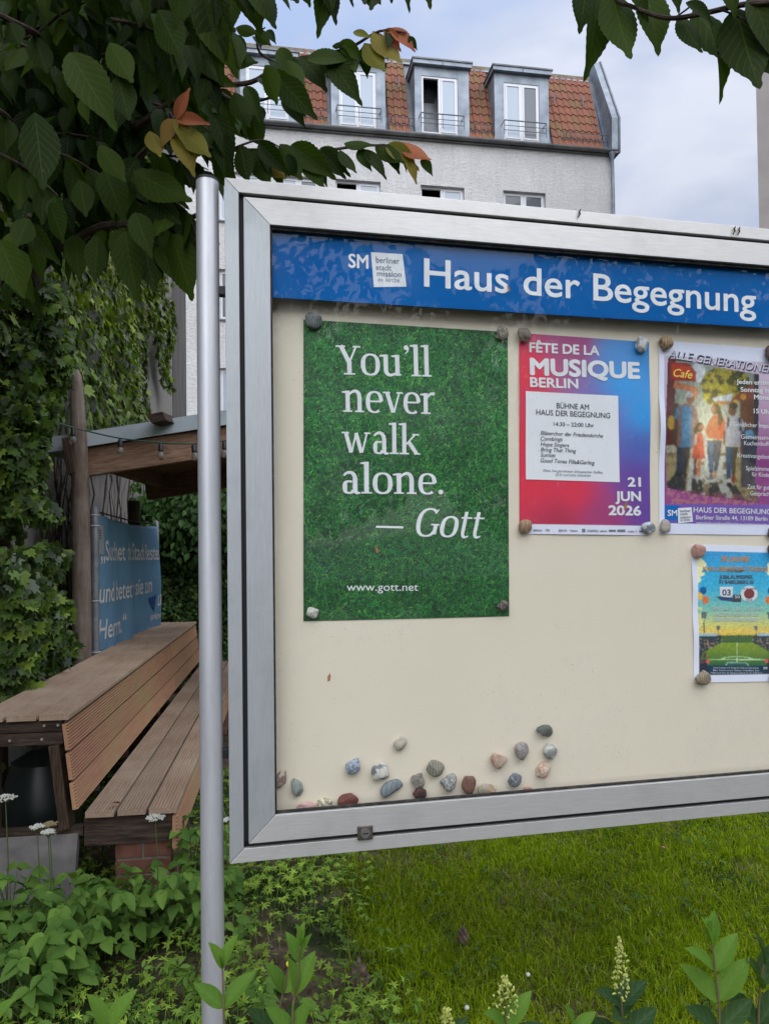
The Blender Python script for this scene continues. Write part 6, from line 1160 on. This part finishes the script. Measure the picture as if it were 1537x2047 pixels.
# the leaves that hang clear of the crown, from measured sight lines
for a in ((196, 471, 188, 571, 2.05), (250, 462, 271, 602, 2.0), (288, 480, 308, 592, 2.03), (317, 492, 368, 572, 2.06), (342, 467, 394, 608, 2.04), (270, 425, 303, 512, 1.95), (100, 405, 135, 492, 2.0), (70, 225, 92, 392, 1.7), (140, 105, 232, 250, 1.75), (220, 85, 270, 175, 1.9), (317, 20, 372, 128, 1.8), (395, 10, 470, 138, 1.7), (0, 480, 45, 592, 1.8), (267, 342, 390, 412, 2.02), (415, 155, 475, 170, 2.2), (492, 172, 520, 235, 2.2), (470, 185, 500, 262, 2.25), (425, 225, 470, 330, 2.2), (445, 262, 448, 352, 2.2), (500, 230, 528, 300, 2.25), (235, 150, 262, 250, 1.9), (165, 195, 175, 245, 2.0), (375, 90, 400, 160, 1.9), (455, 115, 520, 130, 2.2), (530, 130, 560, 215, 2.2), (555, 155, 632, 235, 2.25), (540, 145, 600, 190, 2.3), (575, 120, 610, 178, 2.3), (60, 470, 96, 570, 2.1), (150, 470, 160, 560, 2.2), (210, 340, 250, 440, 2.1), (300, 390, 365, 455, 2.05), (350, 415, 392, 500, 2.06), (200, 290, 255, 372, 2.0), (160, 360, 175, 440, 2.1),
          (582, 290, 668, 352, 2.24), (560, 288, 607, 366, 2.24), (604, 312, 650, 376, 2.25), (640, 300, 690, 355, 2.25), (525, 285, 568, 372, 2.22), (505, 300, 545, 378, 2.22), (480, 290, 500, 372, 2.2), (688, 286, 750, 294, 2.25), (640, 296, 700, 345, 2.26), (726, 298, 776, 354, 2.25), (750, 290, 812, 330, 2.25), (772, 296, 800, 345, 2.26), (680, 300, 712, 352, 2.24), (613, 118, 706, 112, 2.3), (679, 84, 728, 120, 2.3), (664, 92, 692, 88, 2.3), (600, 112, 655, 178, 2.35), (657, 119, 724, 205, 2.3), (570, 112, 600, 172, 2.35), (560, 95, 583, 155, 2.35), (472, 55, 520, 70, 2.2), (510, 60, 545, 95, 2.2), (640, 110, 690, 160, 2.32), (700, 110, 712, 150, 2.3)): hang_leaf(*a, tree, 'g', (rc.normal()*.3, -1, .15+rc.normal()*.15))
for a in ((706, 64, 742, 72, 2.28), (746, 62, 803, 135, 2.28), (728, 86, 772, 150, 2.28), (350, 268, 392, 348, 1.98), (358, 250, 425, 322, 1.98), (530, 320, 575, 362, 2.22), (300, 262, 322, 320, 1.98), (772, 290, 838, 332, 2.25), (812, 318, 835, 362, 2.25)): hang_leaf(*a, tree, 'y', (rc.normal()*.3, -1, .2))
for a in ((781, 56, 832, 98, 2.28), (770, 58, 800, 96, 2.28), (354, 240, 377, 169, 1.98), (354, 240, 417, 240, 1.98), (800, 285, 862, 326, 2.25), (540, 165, 575, 190, 2.3)): hang_leaf(*a, tree, 'o', (rc.normal()*.3, -1, .2))
# ================================================================== TREES behind the photographer (they shade and are mirrored in the glass)
def back_tree(x, y, H_, R0, label, n=12000):
    t = thing('garden_tree', label, 'tree', loc=(x, y, 0), group='trees behind the photographer'); MB().tube([(0, 0, -.1), (.05, 0, 1.5), (0, .1, H_*.75)], [.16, .13, .05], 10).build('trunk', BARK, t, smooth=True)
    u = nrm(rc.normal(size=(n, 3)))*(rc.random((n, 1))**.4)*R0; lump = vnoise(u[:, 0]*.9+20+x, u[:, 2]*.9+20, 71, 2); k = lump > .36; u = u[k]; P = u*[1, 1, .8]+[x, y, H_]
    Q = [(p, nrm(rc.normal(size=3)*.6+[0, 0, -.5]), nrm(rc.normal(size=3)*.5+[0, 0, .8]), .20, 'g') for p in P]; leaf_mass(Q, 'foliage', t, 1.3)
back_tree(2.2, -5.8, 4.0, 2.7, 'leafy tree behind the photographer, mirrored in the glass'); back_tree(6.6, -4.6, 3.8, 2.9, 'second leafy tree behind the photographer, further right'); back_tree(10.6, -1.8, 3.8, 2.8, 'third leafy tree behind the photographer, furthest right')
# ================================================================== IVY ON THE TRUNK
def ivy_clump():
    out = []
    for (x_, y_, Y, rx, rz, n) in ((-15, 740, 4.4, .26, .34, 1300), (15, 850, 4.35, .22, .28, 1100), (-10, 960, 4.3, .26, .30, 1200), (20, 900, 4.3, .20, .24, 600), (45, 1060, 4.3, .24, .22, 1200), (100, 1110, 4.4, .20, .15, 700), (148, 1108, 4.5, .09, .09, 160), (20, 1170, 4.1, .26, .30, 1300), (75, 1215, 4.25, .20, .15, 600), (5, 1300, 4.1, .22, .22, 800), (75, 1300, 4.6, .17, .16, 450), (125, 1290, 4.9, .09, .12, 160), (10, 1385, 4.1, .16, .12, 350), (5, 640, 4.6, .26, .26, 800), (70, 620, 4.7, .20, .24, 700), (95, 720, 4.85, .16, .24, 600), (60, 800, 4.8, .18, .20, 500)):
        c = at(x_, y_, Y); u = nrm(rc.normal(size=(n, 3)))*(rc.random((n, 1))**.25); out.append(u*[rx, rx*.8, rz]+c)
    P = np.concatenate(out); d = vnoise(P[:, 0]*5+9, P[:, 2]*5, 81); P = P[d > .40]; n = len(P); A = rand_dir(n, (.1, -.35, -.7), .45); c = colvar(n, [(.055, .10, .022), (.085, .145, .03), (.17, .25, .04), (.035, .055, .024), (.13, .16, .10)], [3, 3, 1.8, 1.6, .8], .25)
    # shade is left to the light; the pale ones are the young leaves
    return inst(IVYV, IVYF, orient(A, rand_dir(n, (.15, -.8, .7), .4), rng.uniform(.045, .10, n)), P, c)
V, F, C, _ = ivy_clump(); tag(npmesh('trunk_ivy', V, F, FOL, cols=C), 'lobed ivy leaves bulging out at the left edge around the tree trunk', 'ivy', kind='stuff')
# ================================================================== PRIVET SHOOTS in the foreground
LEAFP = leafmat('privet_leaf', (.11, .23, .035), (.17, .30, .045), .38, .35, veins=5, vcolr=(.2, .28, .08)); LEAFPD = leafmat('old_privet_leaf', (.03, .07, .025), (.05, .10, .03), .38, .25, veins=5, vcolr=(.12, .18, .08))
STP = noisy('privet_stem', (.10, .08, .04), (.16, .13, .06), 40, .6); BUDM = noisy('cream_green_buds', (.30, .35, .06), (.50, .52, .14), 60, .5)
pp_ = {}
def shoot(path_px, Y, pairs, label, flower=None, budtip=False):
    """path_px from the bottom up; pairs: (t, length, outward angle, twist, old?)"""
    P = path([(x, y, Y) for x, y in path_px], 16); P0 = P[0].copy(); g0 = np.array([P0[0]-.02, P0[1]+.03, 0.]); t = thing('privet_shoot', label, 'shrub', loc=tuple(g0), group='privet shoots along the bottom of the photo')
    MB().tube(np.concatenate([[g0, g0*.4+P0*.6], P]), np.concatenate([[.004, .0035], np.linspace(.0030, .0016, 16)]), 6).build('stem', STP, t, world=True, smooth=True)
    for (f, L_, out, tw, old) in pairs:
        j = f*15; i = min(int(j), 14); p = P[i]+(P[i+1]-P[i])*(j-i); up_ = nrm(P[i+1]-P[i])
        for s_ in (-1, 1):
            a = tw+(0 if s_ > 0 else math.pi)+rc.normal()*.15; side = np.array([math.cos(a), math.sin(a), 0]); d = nrm(side*math.sin(out)+up_*math.cos(out)+rc.normal(size=3)*.06); nn = nrm(up_*math.sin(out)-side*math.cos(out)+np.array([0, -.9, .1])+rc.normal(size=3)*.12)
            M = orient(d[None], nn[None], np.array([L_*rc.uniform(.9, 1.1)]))[0]; W_ = Matrix([list(M[q])+[p[q]] for q in range(3)]+[[0, 0, 0, 1]]); mb_ = WM[t.name].inverted()@W_; key = (old,)
            if key not in pp_: o = npmesh('leaf', PRIVL[0], PRIVL[1], LEAFPD if old else LEAFP, t, uv=PRIVL[2], smooth=True); pp_[key] = o; o.matrix_basis = mb_
            else: dup(pp_[key], t, mb_)
    if flower:
        H_, wd_ = flower[0], flower[1]*.8; m = MB(); st = MB(); b = P[-1]; r = np.random.default_rng(int(path_px[0][0])); st.tube([b, b+[0, 0, H_]], [.0016, .0008], 4)
        for k in range(64):
            f = (k/64)**.85; a = k*2.4; rr = wd_*(1-f)**.8*(.35+.65*r.random()) if f < .93 else .002; q = b+np.array([rr*math.cos(a), rr*math.sin(a), H_*f+rr*.25])
            if k % 3 == 0 and rr > .006: st.tube([b+[0, 0, max(0, H_*f-.004)], q], .0007, 3)
            for j in range(2):
                d = nrm(r.normal(size=3)+[0, 0, .8]); q2 = q+r.normal(size=3)*.0018; m.tube([q2, q2+d*.003, q2+d*.0055], [.0012, .0021, .0006], 5)
        m.build('flower_buds', BUDM, t, world=True, smooth=True); st.build('flower_stalk', FLS, t, world=True)
    return t
shoot([(450, 2100), (447, 2000), (445, 1935)], 1.45, [(.42, .085, .75, .1, 0), (.98, .065, .32, .2, 0), (.98, .03, .15, 1.5, 0)], 'privet shoot with two pairs of pale leaves growing in front of the post foot')
shoot([(590, 2110), (585, 2020), (596, 1960), (600, 1890)], 1.45, [(.15, .085, .5, .2, 0), (.5, .08, .42, .9, 0), (.82, .065, .35, -.2, 0), (1., .05, .18, .6, 0)], 'tall leafy privet shoot just right of the post')
shoot([(550, 2110), (555, 2040), (572, 1960), (577, 1925)], 1.5, [(.2, .09, .7, .2, 1), (.55, .09, .6, .6, 0)], 'thinner privet shoot with a yellow bud at its tip')
yb = at(576, 1927, 1.5); o = npmesh('flower_bud', IV*[.004, .004, .0055], IF, flat('yellow_bud', (.75, .62, .03))); o.location = yb; tag(o, 'tiny yellow bud on the tip of a privet shoot', 'flower bud')
shoot([(212, 2130), (213, 2090), (215, 2045)], 1.35, [(.75, .09, .45, .2, 0), (.2, .08, .8, .1, 0)], 'privet shoot with two upright leaves in the bottom left')
shoot([(-30, 2110), (-20, 2060), (-15, 2010)], 1.4, [(.6, .07, .6, .1, 0)], 'privet shoot just entering at the left edge')
shoot([(1015, 2120), (1012, 2070), (1010, 2030)], 1.42, [(.3, .085, 1.0, .1, 1), (.7, .08, .75, .5, 0)], 'privet shoot with broad cream bud clusters at the bottom centre', flower=(.072, .045))
shoot([(1240, 2110), (1243, 2040), (1241, 2000)], 1.42, [(.25, .095, 1.0, .1, 1), (.55, .085, 1.0, 1.1, 1), (.8, .07, .8, .3, 1)], 'privet shoot with the tallest cream flower spike', flower=(.115, .030))
shoot([(885, 2110), (888, 2070), (893, 2050)], 1.45, [(.3, .07, .9, .2, 1)], 'privet shoot with only its bud tip above the bottom edge', flower=(.030, .018))
shoot([(1135, 2110), (1140, 2080), (1150, 2050)], 1.4, [(.8, .06, .6, .3, 0), (.3, .06, .9, .2, 1)], 'low privet shoot between the two flowering ones')
shoot([(1432, 2110), (1437, 2030), (1430, 1950), (1422, 1885)], 1.45, [(.22, .095, .9, .2, 1), (.45, .10, .7, .1, 0), (.70, .095, .75, .4, 0), (.98, .06, .25, .4, 0), (1., .05, .15, 1.6, 0)], 'tallest privet shoot near the right corner')
shoot([(1520, 2110), (1515, 2040), (1520, 1960), (1528, 1920)], 1.5, [(.3, .10, .8, .2, 1), (.6, .10, .7, .5, 1), (.9, .08, .5, .3, 1)], 'darker privet shoot at the right edge')
